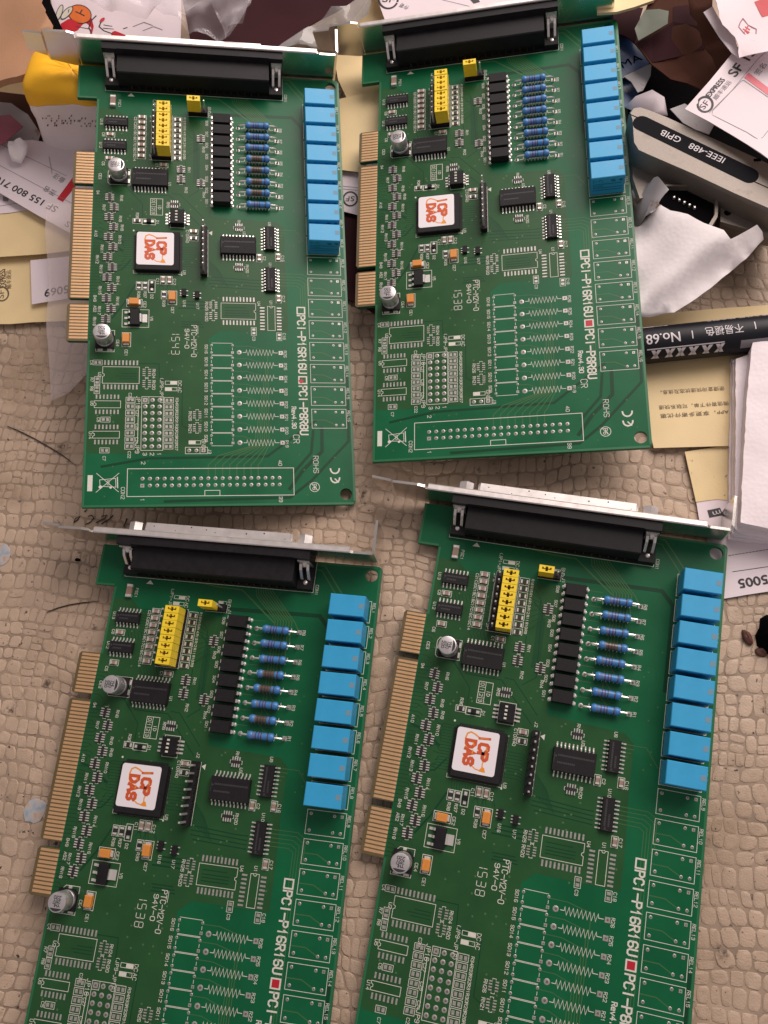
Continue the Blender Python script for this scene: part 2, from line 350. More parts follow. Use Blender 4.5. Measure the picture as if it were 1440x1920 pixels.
        for yj, s2 in ((29.77 - 2.53 * k, 0), (148.79 - 2.52 * k, 1)):
            xl, xr = ((-4.75, 8.82) if not s2 else (-2.9, 10.83))
            b.rect(xl - 1.6, xl + 1.6, yj - 1.02, yj + 1.02, .16, z); b.rect(xr - 1.6, xr + 1.6, yj - 1.02, yj + 1.02, .16, z)
    for a, t in enumerate(('R34', 'R33', 'R32', 'R31', 'R30', 'R29', 'R28', 'R27')): stext(b, t, 11.2, 30.6 - 2.53 * a, .9, .14)
    for a, t in enumerate(('R18', 'R15', 'R14', 'R13', 'R12', 'R11', 'R10', 'R9')): stext(b, t, 13.1, 149.8 - 2.52 * a, .8, .13)
    for a, t in enumerate(('C21', 'C20', 'C19', 'C18', 'C17', 'C16', 'C15', 'C14')): stext(b, t, -5.9, 148.9 - 2.52 * a, .85, .13)
    for a, t in enumerate(('C27', 'C25', 'C24')): stext(b, t, -2.75, 25.8 - 5.2 * a, .9, .14)
    stext(b, 'JP16', -2.7, 31.2, 1.3, .18); stext(b, 'JP9', -2.7, 12.9, 1.3, .18); b.strip([(-1.95, 27.5), (-1.95, 13.6)], .2, z)
    stext(b, 'JP8', .2, 149.9, 1.1, .16); stext(b, 'JP1', .2, 132.3, 1.1, .16); b.strip([(.75, 146.6), (.75, 133)], .18, z)
    b.rect(-.78, 6.88, 10.57, 31.05, w, z); b.rect(-.78, 1.7, 28.55, 31.05, .16, z + .006)
    for t, xx in (('3', .0), ('2', 2.5), ('1', 5.0)): stext(b, t, xx, 9.6, 1.3, .18)
    b.rect(1.06, 8.74, 129.75, 150.4, w, z)
    # header box, corner marks
    b.rect(-5.2, 53.4, -6.48, 3.73, .24, z); b.strip([(21.7, -6.3), (21.7, -4.5), (27, -4.5), (27, -6.3)], .22, z + .005)
    stext(b, '2', -.5, 6.3, 1.3, .17); stext(b, '1', -.5, -7.3, 1.3, .17); stext(b, '40', 48.0, 6.6, 1.2, .17); stext(b, '39', 48.0, -7.1, 1.2, .17); stext(b, 'CON2', -7.2, -3.1, 1.2, .16)
    stext(b, 'CON1', 53.2, 163.2, 1.0, .14)
    b.quad(-18.7, -17.0, -4.4, 1.45, z)
    # crossed-out bin
    b.strip([(-15.7, 2.1), (-8.1, -4.7)], .2, z + .006); b.strip([(-8.1, 2.1), (-15.7, -4.8)], .2, z + .012)
    b.strip([(-14.6, -.3), (-9.2, .2), (-9.0, -3.0), (-14.4, -2.6)], .2, z, True); b.disk(-14.3, -2.9, .6, z + .016); b.disk(-10.8, -3.1, .45, z + .016); b.strip([(-8.6, .6), (-8.4, -3.2)], .35, z); b.rect(-12.0, -11.4, -2.2, -.6, .14, z + .003)
    # title
    for yy in (66.6, 38.1): b.rect(56.2, 59.05, yy - 1.35, yy + 1.35, .5, z)
    stext(b, 'PCI-P16R16U', 56.25, 64.5, 2.75, .52, 23.6); stext(b, 'PCI-P8R8U', 56.25, 35.6, 2.75, .52, 19.0)
    stext(b, 'Rev4.30', 53.3, 27.4, 1.5, .3, 8.4); stext(b, 'CR', 53.6, 16.4, 2.2, .2, 3.1); stext(b, 'ROHS', 60.7, 8.2, 1.8, .18, 6.4)
    for yc, e in ((2.0, 0), (-1.5, 1)):
        b.strip([(68.9 + 1.55 * math.sin(a) - .0, yc - 1.3 * math.cos(a) * 1.0 + .0) if 0 else (68.5 + 1.6 * math.cos(a), yc + 1.25 - 2.3 * math.sin(a) * .75) for a in [math.pi * i / 10 for i in range(11)]][::1], .55, z)
        if e: b.strip([(68.5, yc + .9), (69.4, yc - .3)][:1] + [(69.6, yc - .3)], .45, z + .004)
    b.strip([(60.9 + 1.75 * math.cos(2 * math.pi * i / 20), -3.6 + 1.75 * math.sin(2 * math.pi * i / 20)) for i in range(20)], .22, z, True)
    b.strip([(59.8, -2.4), (62.0, -4.8)], .2, z + .012); stext(b, 'P6', 60.2, -2.5, 1.3, .2)
    # date-code side lettering
    stext(b, 'PTC-M2V-O', 16.7, 59.6, 1.8, .22, 12.6); b.strip([(19.0, 59.4), (19.0, 56.3)], .18, z); stext(b, '94V-0', 14.3, 58.1, 1.5, .22, 7.7)
    # empty footprints
    def foot(x0, x1, y0, y1, side):
        if side == 'l': b.strip([(x0, (y0 + y1) / 2 - .6), (x0, y0), (x1, y0), (x1, y1), (x0, y1), (x0, (y0 + y1) / 2 + .6), (x0 + .6, (y0 + y1) / 2 + .3), (x0 + .6, (y0 + y1) / 2 - .3)], w, z, True)
        elif side == 'r': b.strip([(x1, (y0 + y1) / 2 + .6), (x1, y1), (x0, y1), (x0, y0), (x1, y0), (x1, (y0 + y1) / 2 - .6), (x1 - .6, (y0 + y1) / 2 - .3), (x1 - .6, (y0 + y1) / 2 + .3)], w, z, True)
        else: b.strip([((x0 + x1) / 2 + .6, y1), (x1, y1), (x1, y0), (x0, y0), (x0, y1), ((x0 + x1) / 2 - .6, y1), ((x0 + x1) / 2 - .3, y1 - .6), ((x0 + x1) / 2 + .3, y1 - .6)], w, z, True)
    foot(-14.8, -1.85, 36.15, 42.6, 'l'); foot(-17.3, -8.2, 26.7, 29.35, 'l'); foot(-17.5, -8.3, 15.2, 17.8, 'l'); foot(27.55, 40.5, 62.6, 69.1, 'r'); foot(44.95, 47.75, 58.1, 68.1, 't')
    for x, y, t in ((-16.3, 40.3, 'U2'), (-18.6, 29.2, 'U5'), (-18.8, 17.6, 'U14'), (41.2, 69.9, 'U4'), (45.8, 70.4, 'U11')): stext(b, t, x, y, 1.0, .15)
    for x, y, v in ((-16.65, 44.2, 0), (-16.6, 37.1, 1), (-16.6, 33.7, 1), (-13.3, 22.2, 0), (-13.3, 10.6, 0), (39.7, 57.6, 1), (49.2, 55.6, 1)):
        a, c = (.95, 1.6) if v else (1.6, .95)
        b.rect(x - a, x + a, y - c, y + c, .15, z)
    for x, y, t in ((-19.3, 44.9, 'C4'), (-18.9, 38.2, 'R7'), (-18.9, 34.8, 'R8'), (-16.2, 22.9, 'C5'), (-13.8, 8.4, 'C7'), (39.2, 55.4, 'C3'), (50.6, 57, 'C18'), (-5.4, 32.4, 'C29'), (-5.2, 10.2, 'C22')): stext(b, t, x, y, .95, .14)
    for x, y in ((24.7, 68.1), (24.7, 63.75), (.78, 40.5), (.82, 36.1), (18.9, 24.1), (18.9, 19.1)):
        for s in (-1, 1): b.strip([(x - .5, y + s * 1.75), (x - .5, y + s * 2.05), (x + .5, y + s * 2.05), (x + .5, y + s * 1.75)], .15, z)
        stext(b, 'RN%d' % (20 + int(y) % 9), x + (2.0 if x < 5 else -3.0), y + 1.3, 1.0, .15)
    # polarity legends
    for x0, x1, y0, y1, flip in ((7.4, 11.6, 35.9, 37.2, 0), (7.4, 11.6, 33.4, 34.7, 1), (16, 20.2, 12.9, 14.2, 1), (2.7, 6.7, 153.9, 155.1, 0), (2.7, 6.7, 151.6, 152.8, 1), (19.2, 22.2, 153.5, 154.5, 1)):
        b.rect(x0, x1, y0, y1, .16, z); m_ = (x0 + x1) / 2
        if flip: b.quad(x0 + .1, m_ + .3, y0 + .1, y1 - .1, z + .006)
        else: b.quad(m_ - .3, x1 - .1, y0 + .1, y1 - .1, z + .006)
    for t, x, y, h in (('DC', 12.0, 37.3, 1.2), ('AC', 12.0, 34.8, 1.2), ('GND', 20.6, 14.6, 1.3), ('(JP9-JP16)', 5.6, 38.6, 1.1), ('DC', 7.1, 155.2, 1.1), ('AC', 7.1, 152.9, 1.1), ('(JP1-JP8)', 1.1, 157.6, 1.0), ('GND', 22.6, 155.3, 1.1), ('J1', 23.2, 151.8, 1.0), ('J3', 22.9, 10.9, 1.0)): stext(b, t, x, y, h, .15)
    b.rect(14.8, 22.6, 9.25, 11.7, w, z); b.strip([(19.95, 9.3), (19.95, 11.6)], .16, z + .005)
    b.strip([(15, 150.55), (22.7, 150.55), (22.7, 152.5)], w, z)
    # ID box
    b.rect(.95, 5.5, 105.6, 112.7, .18, z); b.strip([(3.15, 105.7), (3.15, 112.6)], .16, z + .004)
    for k in range(4):
        stext(b, '%d' % k, 1.5, 112.2 - 1.78 * k, 1.1, .15)
        if k: b.strip([(1.0, 112.7 - 1.78 * k), (3.1, 112.7 - 1.78 * k)], .14, z + .008)
    stext(b, 'ID', 3.8, 110.0, 1.1, .16)
    # outlines of the fitted parts
    b.rect(8.5, 13.9, 100.35, 107.35, .18, z); b.strip([(20.0, 80), (22.65, 80), (22.65, 99.9)], w, z)
    b.strip([(12.95, 97), (12.95, 80.6), (-4.9, 80.6), (-4.9, 82)], .16, z); b.disk(-5.1, 98.6, .35, z); b.disk(12.9, 80.3, .3, z)
    b.rect(-8.45, 1.15, 58.45, 65.6, w, z)
    b.strip([(-17.5, 48.5), (-11, 48.5), (-11, 57), (-15.8, 57), (-17.5, 55.2), (-17.5, 48.5)], .18, z); b.strip([(-14.4, 118.2), (-6.9, 118.2), (-6.9, 125), (-14.4, 125), (-15.2, 123.8), (-15.2, 119)], .18, z, True)
    for x, y, v in ((-14.8, 140.2, 0), (-14.8, 129.5, 0), (5.65, 127.6, 0), (42.15, 88.5, 1), (49.4, 89, 1), (49.3, 71.3, 1), (17.25, 98.9, 0), (17.3, 96, 0), (-3.85, 102.7, 0), (-2.7, 75.4, 1), (-.4, 75.4, 1), (6.1, 78, 1), (8.45, 78, 1), (6.5, 71.9, 1)):
        a, c = (1.0, 1.65) if v else (1.65, 1.0)
        b.rect(x - a, x + a, y - c, y + c, .16, z)
    b.rect(-2.0, 2.9, 101.3, 103.7, .17, z + .003); b.rect(.85, 3.2, 72.7, 77.9, .17, z + .003); b.rect(8.0, 11.2, 67.9, 73.6, .18, z); b.rect(-7.0, -1.4, 66.7, 69.8, .18, z); b.rect(-8.3, -5.2, 50.6, 56.2, .18, z)
    for x, y, t in ((-17.9, 141, 'C8'), (-17.6, 128, 'C6'), (2.6, 128.2, 'C1'), (43.6, 89.2, 'C2'), (50.7, 89.8, 'C16'), (50.6, 72.6, 'C17'), (14.4, 99.5, 'C10'), (14.4, 96.6, 'R40'), (-4.4, 106.2, 'R36'), (3.2, 103.2, 'D1'),
                    (-3.2, 73, 'R38'), (-.9, 73, 'R37'), (1.6, 71.8, 'D2'), (3.6, 78.6, 'C11'), (9.8, 78.6, 'C12'), (6, 69.6, 'R39'), (9.2, 66.9, 'CE7'), (-.9, 69, 'CE2'), (-7.2, 49.4, 'CE1'), (1.6, 62.8, 'V5'), (13.5, 69.7, 'U16'), (18.4, 68.8, 'U17'),
                    (-18.6, 122.8, 'CE3'), (-10.3, 53.2, 'CE4'), (-18.8, 147.2, 'U13'), (-18.8, 136.6, 'U12'), (7.6, 120, 'U1'), (36, 99.6, 'U3'), (45.8, 104.2, 'U8'), (45.8, 86.5, 'U10'), (20.6, 102.8, 'J2'), (13.4, 82.2, 'U9'), (-12.2, 156.4, 'PSC1'),
                    (-19.2, 115.2, '94'), (-19.4, 98, 'A10'), (-18.9, 71, 'B49'), (-18.8, 66.8, 'A52'), (-10.4, 113.6, 'RN6'), (-16.8, 109.2, 'RN7'), (-10.6, 104.6, 'RN8'), (-9.9, 100.8, 'RN9'), (-10.6, 96.2, 'RN10'), (-17, 92, 'RN11'), (-18.6, 87.6, 'RN12'), (-17.1, 83.6, 'RN13'),
                    (-10.9, 79, 'RN14'), (-17.2, 74.8, 'RN15'), (-10.8, 70.6, 'RN16'), (-17.2, 66.6, 'RN17'), (-18.8, 62.2, 'RN18'), (14.9, 127.2, 'RN1'), (13.8, 118.2, 'RN2'), (20.4, 136.8, 'RN3'), (20.6, 116.4, 'RN4'), (7, 111.4, 'RN5'), (34, 104.6, 'RN19'), (37, 85.4, 'RN20')): stext(b, t, x, y, .95, .14)
    mesh['print'] = b.mesh('white_print', recalc=False)
    SEG = {'1': 'bc', '5': 'afgcd', '3': 'abgcd', '8': 'abcdefg', '4': 'fgbc'}
    for code in ('1543', '1538'):
        b = MB().use('silk')
        for i, ch in enumerate(code):
            y = 57.4 - 2.65 * i; hx, uw = 1.42, 1.55; x = 9.5; g = .22
            sg = dict(a=((x + 2 * hx, y - g), (x + 2 * hx, y - uw + g)), d=((x, y - g), (x, y - uw + g)), g=((x + hx, y - g), (x + hx, y - uw + g)), b=((x + 2 * hx - g, y - uw), (x + hx + g, y - uw)), c=((x + hx - g, y - uw), (x + g, y - uw)), f=((x + 2 * hx - g, y), (x + hx + g, y)), e=((x + hx - g, y), (x + g, y)))
            for s_ in SEG[ch]: b.strip(sg[s_], .2, .04)
        mesh[code] = b.mesh('date_code', recalc=False)
    b = MB().use('red'); b.box(56.45, 58.8, 36.95, 39.25, .03, .06); mesh['mark_full'] = b.mesh('red_mark')
    b = MB().use('red'); b.loops([[(57.0 + .85 * math.cos(a) * (1 + .25 * math.sin(3 * a)), 37.6 + .85 * math.sin(a), zz) for a in [2 * math.pi * i / 12 for i in range(12)]] for zz in (.052, .07)]); mesh['mark_dab'] = b.mesh('red_mark')
    # --- relays
    b = MB().use('blue'); b.box(-6.0, 6.0, -3.55, 3.55, .35, 10.0, .22)
    for sx in (-1, 1): b.box(sx * 5.2 - .6, sx * 5.2 + .6, -3.3, 3.3, 0, .35)
    mesh['relay'] = b.mesh('relay')
    b = MB().use('grey'); b.box(4.0, 5.65, -.85, .85, 9.98, 10.03, .02); mesh['vent'] = b.mesh('vent')
    b = MB().use('bluemark'); yy = -3.56
    def fr(x0, x1, z0, z1): b.face([(x0, yy, z0), (x1, yy, z0), (x1, yy, z1), (x0, yy, z1)])
    fr(-5.2, -5.0, 7.2, 8.9); fr(-5.0, -3.4, 7.9, 8.1); fr(-3.1, -2.9, 7.4, 8.6); fr(-2.9, -2.2, 8.3, 8.6); fr(-2.1, -1.9, 7.0, 8.2); fr(1.1, 2.6, 7.6, 8.3); fr(1.5, 2.9, 7.1, 7.5)
    b.face([(4.6 + .75 * math.cos(a), yy, 7.8 + .65 * math.sin(a)) for a in [2 * math.pi * i / 10 for i in range(10)]])
    x = -5.2
    for zz in (5.9, 4.9, 3.9, 2.6):
        x = -5.2
        while x < (5.0 if zz != 4.9 else -1.5):
            l = rnd.uniform(.25, .6); fr(x, x + l, zz, zz + .55); x += l + .16
    mesh['relaymark'] = b.mesh('marking', recalc=False)
    # --- resistors (axis along x, centre at x=42, 2.2 above the board)
    for key, mid in (('resA', 'res'), ('resB', 'resb')):
        b = MB(); R0 = 1.2
        prof = [('res', [(-4.7, .35), (-4.5, 1.05), (-3.7, 1.42), (-3.0, 1.34), (-2.75, R0)]), ('bgry', [(-2.75, R0), (-2.3, R0)]), (mid, [(-2.3, R0), (-1.75, R0)]), ('bpur' if mid == 'res' else 'bbrn', [(-1.75, R0), (-1.3, R0)]), (mid, [(-1.3, R0), (-.75, R0)]),
                ('bpur' if mid == 'res' else 'bbrn', [(-.75, R0), (-.3, R0)]), (mid, [(-.3, R0), (.15, R0)]), ('bbrn', [(.15, R0), (.5, R0)]), ('res' if mid == 'res' else 'resb', [(.5, R0), (1.6, R0)]), ('res', [(1.6, R0), (2.35, R0)]), ('bbrn', [(2.35, R0), (2.7, R0)]), ('res', [(2.7, R0), (3.0, 1.34), (3.7, 1.42), (4.5, 1.05), (4.7, .35)])]
        for i, (mk, p) in enumerate(prof):
            b.use(mk); n0 = len(b.f); b.loops([[(x, r * math.cos(2 * math.pi * j / 12), r * math.sin(2 * math.pi * j / 12)) for j in range(12)] for x, r in p], i == 0, i == len(prof) - 1)
        mesh[key] = b.mesh('resistor', 40)
    b = MB().use('pin')
    for s in (-1, 1): b.tube([(s * 4.6, 0, 0), (s * 6.6, 0, -.1), (s * 7.3, 0, -.45), (s * 7.7, 0, -1.1), (s * 7.75, 0, -2.2)], .33, 6)
    mesh['leads'] = b.mesh('lead_wires', 50)
    # --- optocoupler
    b = MB().use('chip'); r = lambda d, z: [(-3.45 + d, -2.25 + d, z), (3.45 - d, -2.25 + d, z), (3.45 - d, 2.25 - d, z), (-3.45 + d, 2.25 - d, z)]
    b.loops([r(.25, .5), r(0, 2.1), r(.3, 4.0)]); mesh['opto'] = b.mesh('optocoupler')
    b = MB().use('pin')
    for sx in (-1, 1):
        for y in (-1.27, 1.27):
            b.box(sx * 3.75 - .32, sx * 3.75 + .32, y - .6, y + .6, 1.7, 2.3, .1); b.box(sx * 4.0 - .14, sx * 4.0 + .14, y - .3, y + .3, 0, 1.8); b.dome(sx * 3.95, y, .75, .02, .35)
    mesh['optopin'] = b.mesh('pins')
    # --- SOIC chips
    def soic(key, n, bw, span, h, mark):
        b = MB().use('chip'); L = n * 1.27 + (.9 if bw > 5 else .05); w2 = bw / 2; d = .22
        r = lambda e, z: [(-L / 2 + e, -w2 + e, z), (L / 2 - e, -w2 + e, z), (L / 2 - e, w2 - e, z), (-L / 2 + e, w2 - e, z)]
        b.loops([r(d * .6, .12), r(0, h * .5), r(d, h)])
        if mark:
            b.use('chipmark')
            b.disk(-L / 2 + 1.0, .25 * w2, .32, h + .01); b.quad(-L / 2 + .45, -L / 2 + .6, -w2 * .3, w2 * .5, h + .01)
            for row, yy in enumerate((.35 * w2, -.25 * w2)):
                x = -L / 2 + 1.6
                while x < (L / 2 - 1.0 if row == 0 else 0):
                    l = rnd.uniform(.3, .55); b.quad(x, x + l, yy - .28, yy + .28, h + .01); x += l + .14
        m1 = b.mesh('chip'); b = MB().use('pin'); o2 = span / 2
        for i in range(n):
            x = (i - (n - 1) / 2) * 1.27
            for s in (-1, 1):
                p = lambda y, z: (s * y, z)
                prof = [(w2 - .12, h * .5 + .1), (w2 + .28, h * .5 + .1), (o2 - .75, .2), (o2, .14), (o2, .02), (o2 - .85, .02), (w2 + .12, h * .5 - .12), (w2 - .12, h * .5 - .12)]
                b.prism([(s * y, zz) for y, zz in prof], x - .22, x + .22, 'x')
        mesh[key] = m1; mesh[key + 'p'] = b.mesh('pins')
    soic('so14', 7, 3.9, 6.9, 1.55, True); soic('so16', 8, 3.9, 6.9, 1.55, True); soic('so20', 10, 7.5, 11.0, 2.4, True)
    # --- chip arrays and two-terminal chips
    b = MB().use('resk'); b.box(-.5, .5, -1.65, 1.65, .08, .5, .06); b.use('tin')
    for k in range(4):
        for s in (-1, 1): b.box(s * 1.05 - .62, s * 1.05 + .62, 1.2 - .8 * k - .2, 1.2 - .8 * k + .2, .02, .56, .14)
    b.use('silk')
    for s in (-1, 1): b.strip([(-.5, s * 1.8), (-.5, s * 2.05), (.5, s * 2.05), (.5, s * 1.8)], .15, .04)
    mesh['array'] = b.mesh('resistor_array')
    for key, mk, w_, h_ in (('ccap', 'capb', 1.25, .75), ('cres', 'resk', 1.25, .5)):
        b = MB().use(mk); b.box(-.62, .62, -w_ / 2, w_ / 2, .06, h_, .05); b.use('tin')
        for s in (-1, 1): b.box(s * .95 - .34, s * .95 + .34, -w_ / 2 - .03, w_ / 2 + .03, .03, h_ + .02, .08)
        mesh[key] = b.mesh('chip_part')
    b = MB().use('capb'); b.box(-1.05, 1.05, -1.45, 1.45, .1, 1.4, .1); b.use('tin')
    for s in (-1, 1): b.box(-1.08, 1.08, s * 1.85 - .5, s * 1.85 + .5, .05, 1.43, .12)
    mesh['bigcap'] = b.mesh('safety_capacitor')
    b = MB().use('blk'); b.box(-.8, .8, -.75, .75, .1, 1.1, .15); b.use('tin')
    for s in (-1, 1): b.box(s * 1.35 - .6, s * 1.35 + .6, -.5, .5, .03, .55, .12)
    mesh['diode'] = b.mesh('diode')
    b = MB().use('chip'); b.box(-.85, .85, -1.45, 1.45, .1, 1.2, .15); b.use('tin')
    for y in (-.95, 0, .95): b.box(-1.55, -.8, y - .2, y + .2, .02, .3, .08)
    for y in (-.95, .95): b.box(.8, 1.55, y - .2, y + .2, .02, .3, .08)
    mesh['sot'] = b.mesh('small_regulator_chip')
    b = MB().use('org'); b.box(-1.25, 1.25, -1.75, 1.75, .25, 2.1, .18)
    mesh['tant'] = b.mesh('tantalum_capacitor')
    b = MB().use('tin')
    for s in (-1, 1): b.box(-1.0, 1.0, s * 2.0 - .45, s * 2.0 + .45, .03, 1.1, .2)
    mesh['tantend'] = b.mesh('terminals')
    # --- regulator
    b = MB().use('blk'); b.box(-1.75, 1.75, -3.2, 3.2, .2, 1.75, .2); mesh['reg'] = b.mesh('voltage_regulator')
    b = MB().use('pin'); b.prism([(-1.6, 2.0), (1.6, 2.0), (1.6, 4.2), (-1.6, 4.2)], .05, .32)
    b = MB().use('pin'); b.loops([[(1.7, -1.6, .9), (2.2, -1.6, .9), (2.7, -1.6, .3), (4.3, -1.6, .3), (4.3, -1.6, .05), (1.7, -1.6, .05)], [(1.7, 1.6, .9), (2.2, 1.6, .9), (2.7, 1.6, .3), (4.3, 1.6, .3), (4.3, 1.6, .05), (1.7, 1.6, .05)]])
    mesh['regtab'] = b.mesh('tab')
    b = MB().use('pin')
    for y in (-2.3, 0, 2.3):
        b.prism([(-1.7, .95), (-2.3, .95), (-2.9, .28), (-3.9, .25), (-3.9, .04), (-2.8, .04), (-2.2, .7), (-1.7, .7)], y - .42, y + .42, 'y')
    mesh['regpin'] = b.mesh('pins')
    # --- electrolytic can
    b = MB().use('alu'); b.cyl(0, 0, [(2.9, 1.1), (3.12, 1.35), (3.12, 2.3), (2.95, 2.5), (3.12, 2.75), (3.12, 7.4), (2.95, 7.75), (2.6, 7.85)], 28)
    b.use('ink'); a = [math.radians(i) for i in range(-50, 51, 10)]
    b.face([(2.62 * math.cos(t), 2.62 * math.sin(t), 7.862) for t in a])
    for k, t in enumerate(('220', '25V', 'YHL')):
        stext(b, t, -1.9 + k * 1.15, 1.15, .85, .2, 2.3, 7.86)
    mesh['ecan'] = b.mesh('electrolytic_capacitor', 40)
    b = MB().use('blk'); b.prism([(-3.3, -3.3), (3.3, -3.3), (3.3, 3.3), (-1.9, 3.3), (-3.3, 1.9)], .1, 1.15); mesh['ebase'] = b.mesh('base')
    b = MB().use('tin')
    for s in (-1, 1): b.box(s * 1.7 - .95, s * 1.7 + .95, -4.1, -3.2, .03, .25, .08)
    b.box(-.6, .6, 3.2, 4.0, .03, .3, .08); mesh['epad'] = b.mesh('terminals')
    # --- jumper block, caps, pin rows
    b = MB().use('blk'); b.box(1.15, 8.65, 129.85, 150.2, 0, 2.5, .12); mesh['jbase'] = b.mesh('jumper_header')
    b = MB().use('pin')
    for i in range(8):
        for x in (2.4, 4.94, 7.48): b.box(x - .3, x + .3, 148.75 - 2.52 * i - .3, 148.75 - 2.52 * i + .3, 2.4, 8.0, .12)
    mesh['jpins'] = b.mesh('pins')
    b = MB().use('yel')
    hole = [(-1.55, .62), (-1.05, .62), (-1.05, .25), (-.42, .25), (-.42, .85), (.42, .85), (.42, .25), (1.05, .25), (1.05, .62), (1.55, .62), (1.55, -.2), (.42, -.2), (.42, -.75), (-.42, -.75), (-.42, -.2), (-1.55, -.2)]
    b.holed([(-2.5, -1.2), (2.5, -1.2), (2.5, 1.2), (-2.5, 1.2)], [hole], 6.4, 8.9); b.box(-2.5, 2.5, -1.2, 1.2, 2.55, 6.4)
    b.use('dark'); b.box(-1.7, 1.7, -.25, .25, 6.4, 7.6); mesh['cap'] = b.mesh('jumper_cap')
    b = MB().use('blk'); b.box(15, 22.6, 150.65, 153.2, 0, 2.5, .12); mesh['j1base'] = b.mesh('jumper_header')
    b = MB().use('pin')
    for x in (16.3, 18.84, 21.38): b.box(x - .3, x + .3, 151.9 - .3, 151.9 + .3, 2.4, 8.0, .12)
    mesh['j1pins'] = b.mesh('pins')
    b = MB().use('blk')
    for i in range(8):
        y = 98.8 - 2.54 * i; b.prism([(20.0, y - .9), (20.35, y - 1.27), (22.25, y - 1.27), (22.6, y - .9), (22.6, y + .9), (22.25, y + 1.27), (20.35, y + 1.27), (20.0, y + .9)], 0, 2.5)
    mesh['j2base'] = b.mesh('pin_header')
    b = MB().use('pin')
    for i in range(8): b.box(21.0, 21.6, 98.8 - 2.54 * i - .3, 98.8 - 2.54 * i + .3, 2.4, 8.5, .12)
    mesh['j2pins'] = b.mesh('pins')
    # --- dip switch
    b = MB().use('blk'); b.box(-2.6, 2.6, -3.0, 3.0, .3, 2.6, .15); mesh['dip'] = b.mesh('dip_switch')
    b = MB().use('silk')
    for k in range(4): b.box(-.75, .15, 1.9 - 1.27 * k - .32, 1.9 - 1.27 * k + .32, 2.5, 3.0, .1)
    mesh['dipsl'] = b.mesh('sliders')
    b = MB().use('pin')
    for k in range(4):
        for s in (-1, 1): b.prism([(s * 2.5, 1.3), (s * 3.1, 1.3), (s * 3.6, .25), (s * 4.5, .25), (s * 4.5, .04), (s * 3.4, .04), (s * 2.9, 1.0), (s * 2.5, 1.0)], 1.9 - 1.27 * k - .3, 1.9 - 1.27 * k + .3, 'y')
    mesh['dippin'] = b.mesh('pins')
    # --- processor with sticker
    b = MB().use('chip'); b.box(-8.1, 8.1, -8.1, 8.1, .25, 1.95, .2)
    mesh['cpu'] = b.mesh('processor_chip')
    b = MB().use('resk')
    for i in range(36):
        t = -7.2 + i * 14.4 / 35
        for q in ((-8.5, t), (8.5, t), (t, -8.5), (t, 8.5)): b.box(q[0] - (.5 if abs(q[0]) > 8.4 else .1), q[0] + (.5 if abs(q[0]) > 8.4 else .1), q[1] - (.5 if abs(q[1]) > 8.4 else .1), q[1] + (.5 if abs(q[1]) > 8.4 else .1), .02, .3)
    mesh['cpup'] = b.mesh('pins')
    b = MB().use('stick'); hs = 6.85; rr = .9
    loop = []
    for cx, cy, a0 in ((hs - rr, -hs + rr, -90), (hs - rr, hs - rr, 0), (-hs + rr, hs - rr, 90), (-hs + rr, -hs + rr, 180)):
        loop += [(cx + rr * math.cos(math.radians(a0 + 22.5 * i)), cy + rr * math.sin(math.radians(a0 + 22.5 * i))) for i in range(5)]
    b.prism(loop, 1.95, 2.05); zz = 2.06
    b.use('so')
    # ring: from the top of the I round the left side down to the blob at lower right
    ring = [(.6, 4.4), (-.9, 5.3), (-2.4, 5.8), (-3.5, 5.2), (-3.9, 3.6), (-3.7, 2.0), (-3.0, .3), (-2.6, -1.8)]
    b.strip(ring, .5, zz); b.strip([(-2.2, -3.0), (-1.0, -4.4), (.6, -5.4), (2.0, -5.6), (2.7, -4.6), (2.6, -3.4), (3.0, -2.4)], .38, zz + .004)
    b.disk(2.9, -5.3, .75, zz + .006); b.face([(1.8, -5.9, zz + .008), (3.9, -6.0, zz + .008), (3.4, -4.6, zz + .008), (2.6, -4.3, zz + .008)])
    b.use('sg'); stext(b, 'CP', .65, 2.45, 2.7, .62, 4.6, zz + .01)
    b.use('sr'); b.strip([(.6, 4.3), (3.9, 4.6)], .75, zz + .02); stext(b, 'CP', .9, 2.6, 2.9, 1.05, 4.8, zz + .02)
    b.use('sg'); stext(b, 'DAS', -3.5, 3.0, 2.6, .6, 7.2, zz + .01); b.use('sr'); stext(b, 'DAS', -3.4, 3.15, 2.9, 1.05, 7.4, zz + .02)
    b.use('so'); b.strip([(3.2, 1.9), (3.5, .9)], .35, zz + .035); b.strip([(-1.2, 2.6), (-.9, 1.9)], .35, zz + .035); b.strip([(-1.0, .2), (-1.1, -.7)], .35, zz + .035); b.strip([(3.3, -.6), (3.3, -1.3)], .35, zz + .035); b.strip([(1.0, 4.35), (3.4, 4.56)], .25, zz + .035)
    mesh['sticker'] = b.mesh('sticker')
    # --- rear connector and bracket
    b = MB().use('blk')
    b.prism([(172.4, 0), (172.4, 12.3), (169.6, 12.3), (169.2, 9.6), (161.9, 9.3), (161.5, 8.9), (161.2, 3.2), (161.6, 1.2), (162.6, 1.2), (162.6, 0)], -11.6, 46.9, 'x')
    for x0, x1 in ((-17.1, -11.6), (46.9, 52.4)):
        b.box(x0, x1, 160.9, 171.0, 0, 2.6, .15); b.box(x0, x1, 169.4, 172.4, 2.6, 12.3)
    b.box(-11.6, 46.9, 160.7, 162.6, 0, 1.1)
    mesh['conn'] = b.mesh('connector_housing')
    b = MB().use('dark')
    for i in range(19): b.box(-6.9 + 2.76 * i - .25, -6.9 + 2.76 * i + .25, 160.85, 161.15, 1.0, 3.0)
    mesh['connpin'] = b.mesh('pins')
    b = MB().use('pin'); b.box(-2.1, 2.1, 168.85, 169.3, 2.7, 10.2)
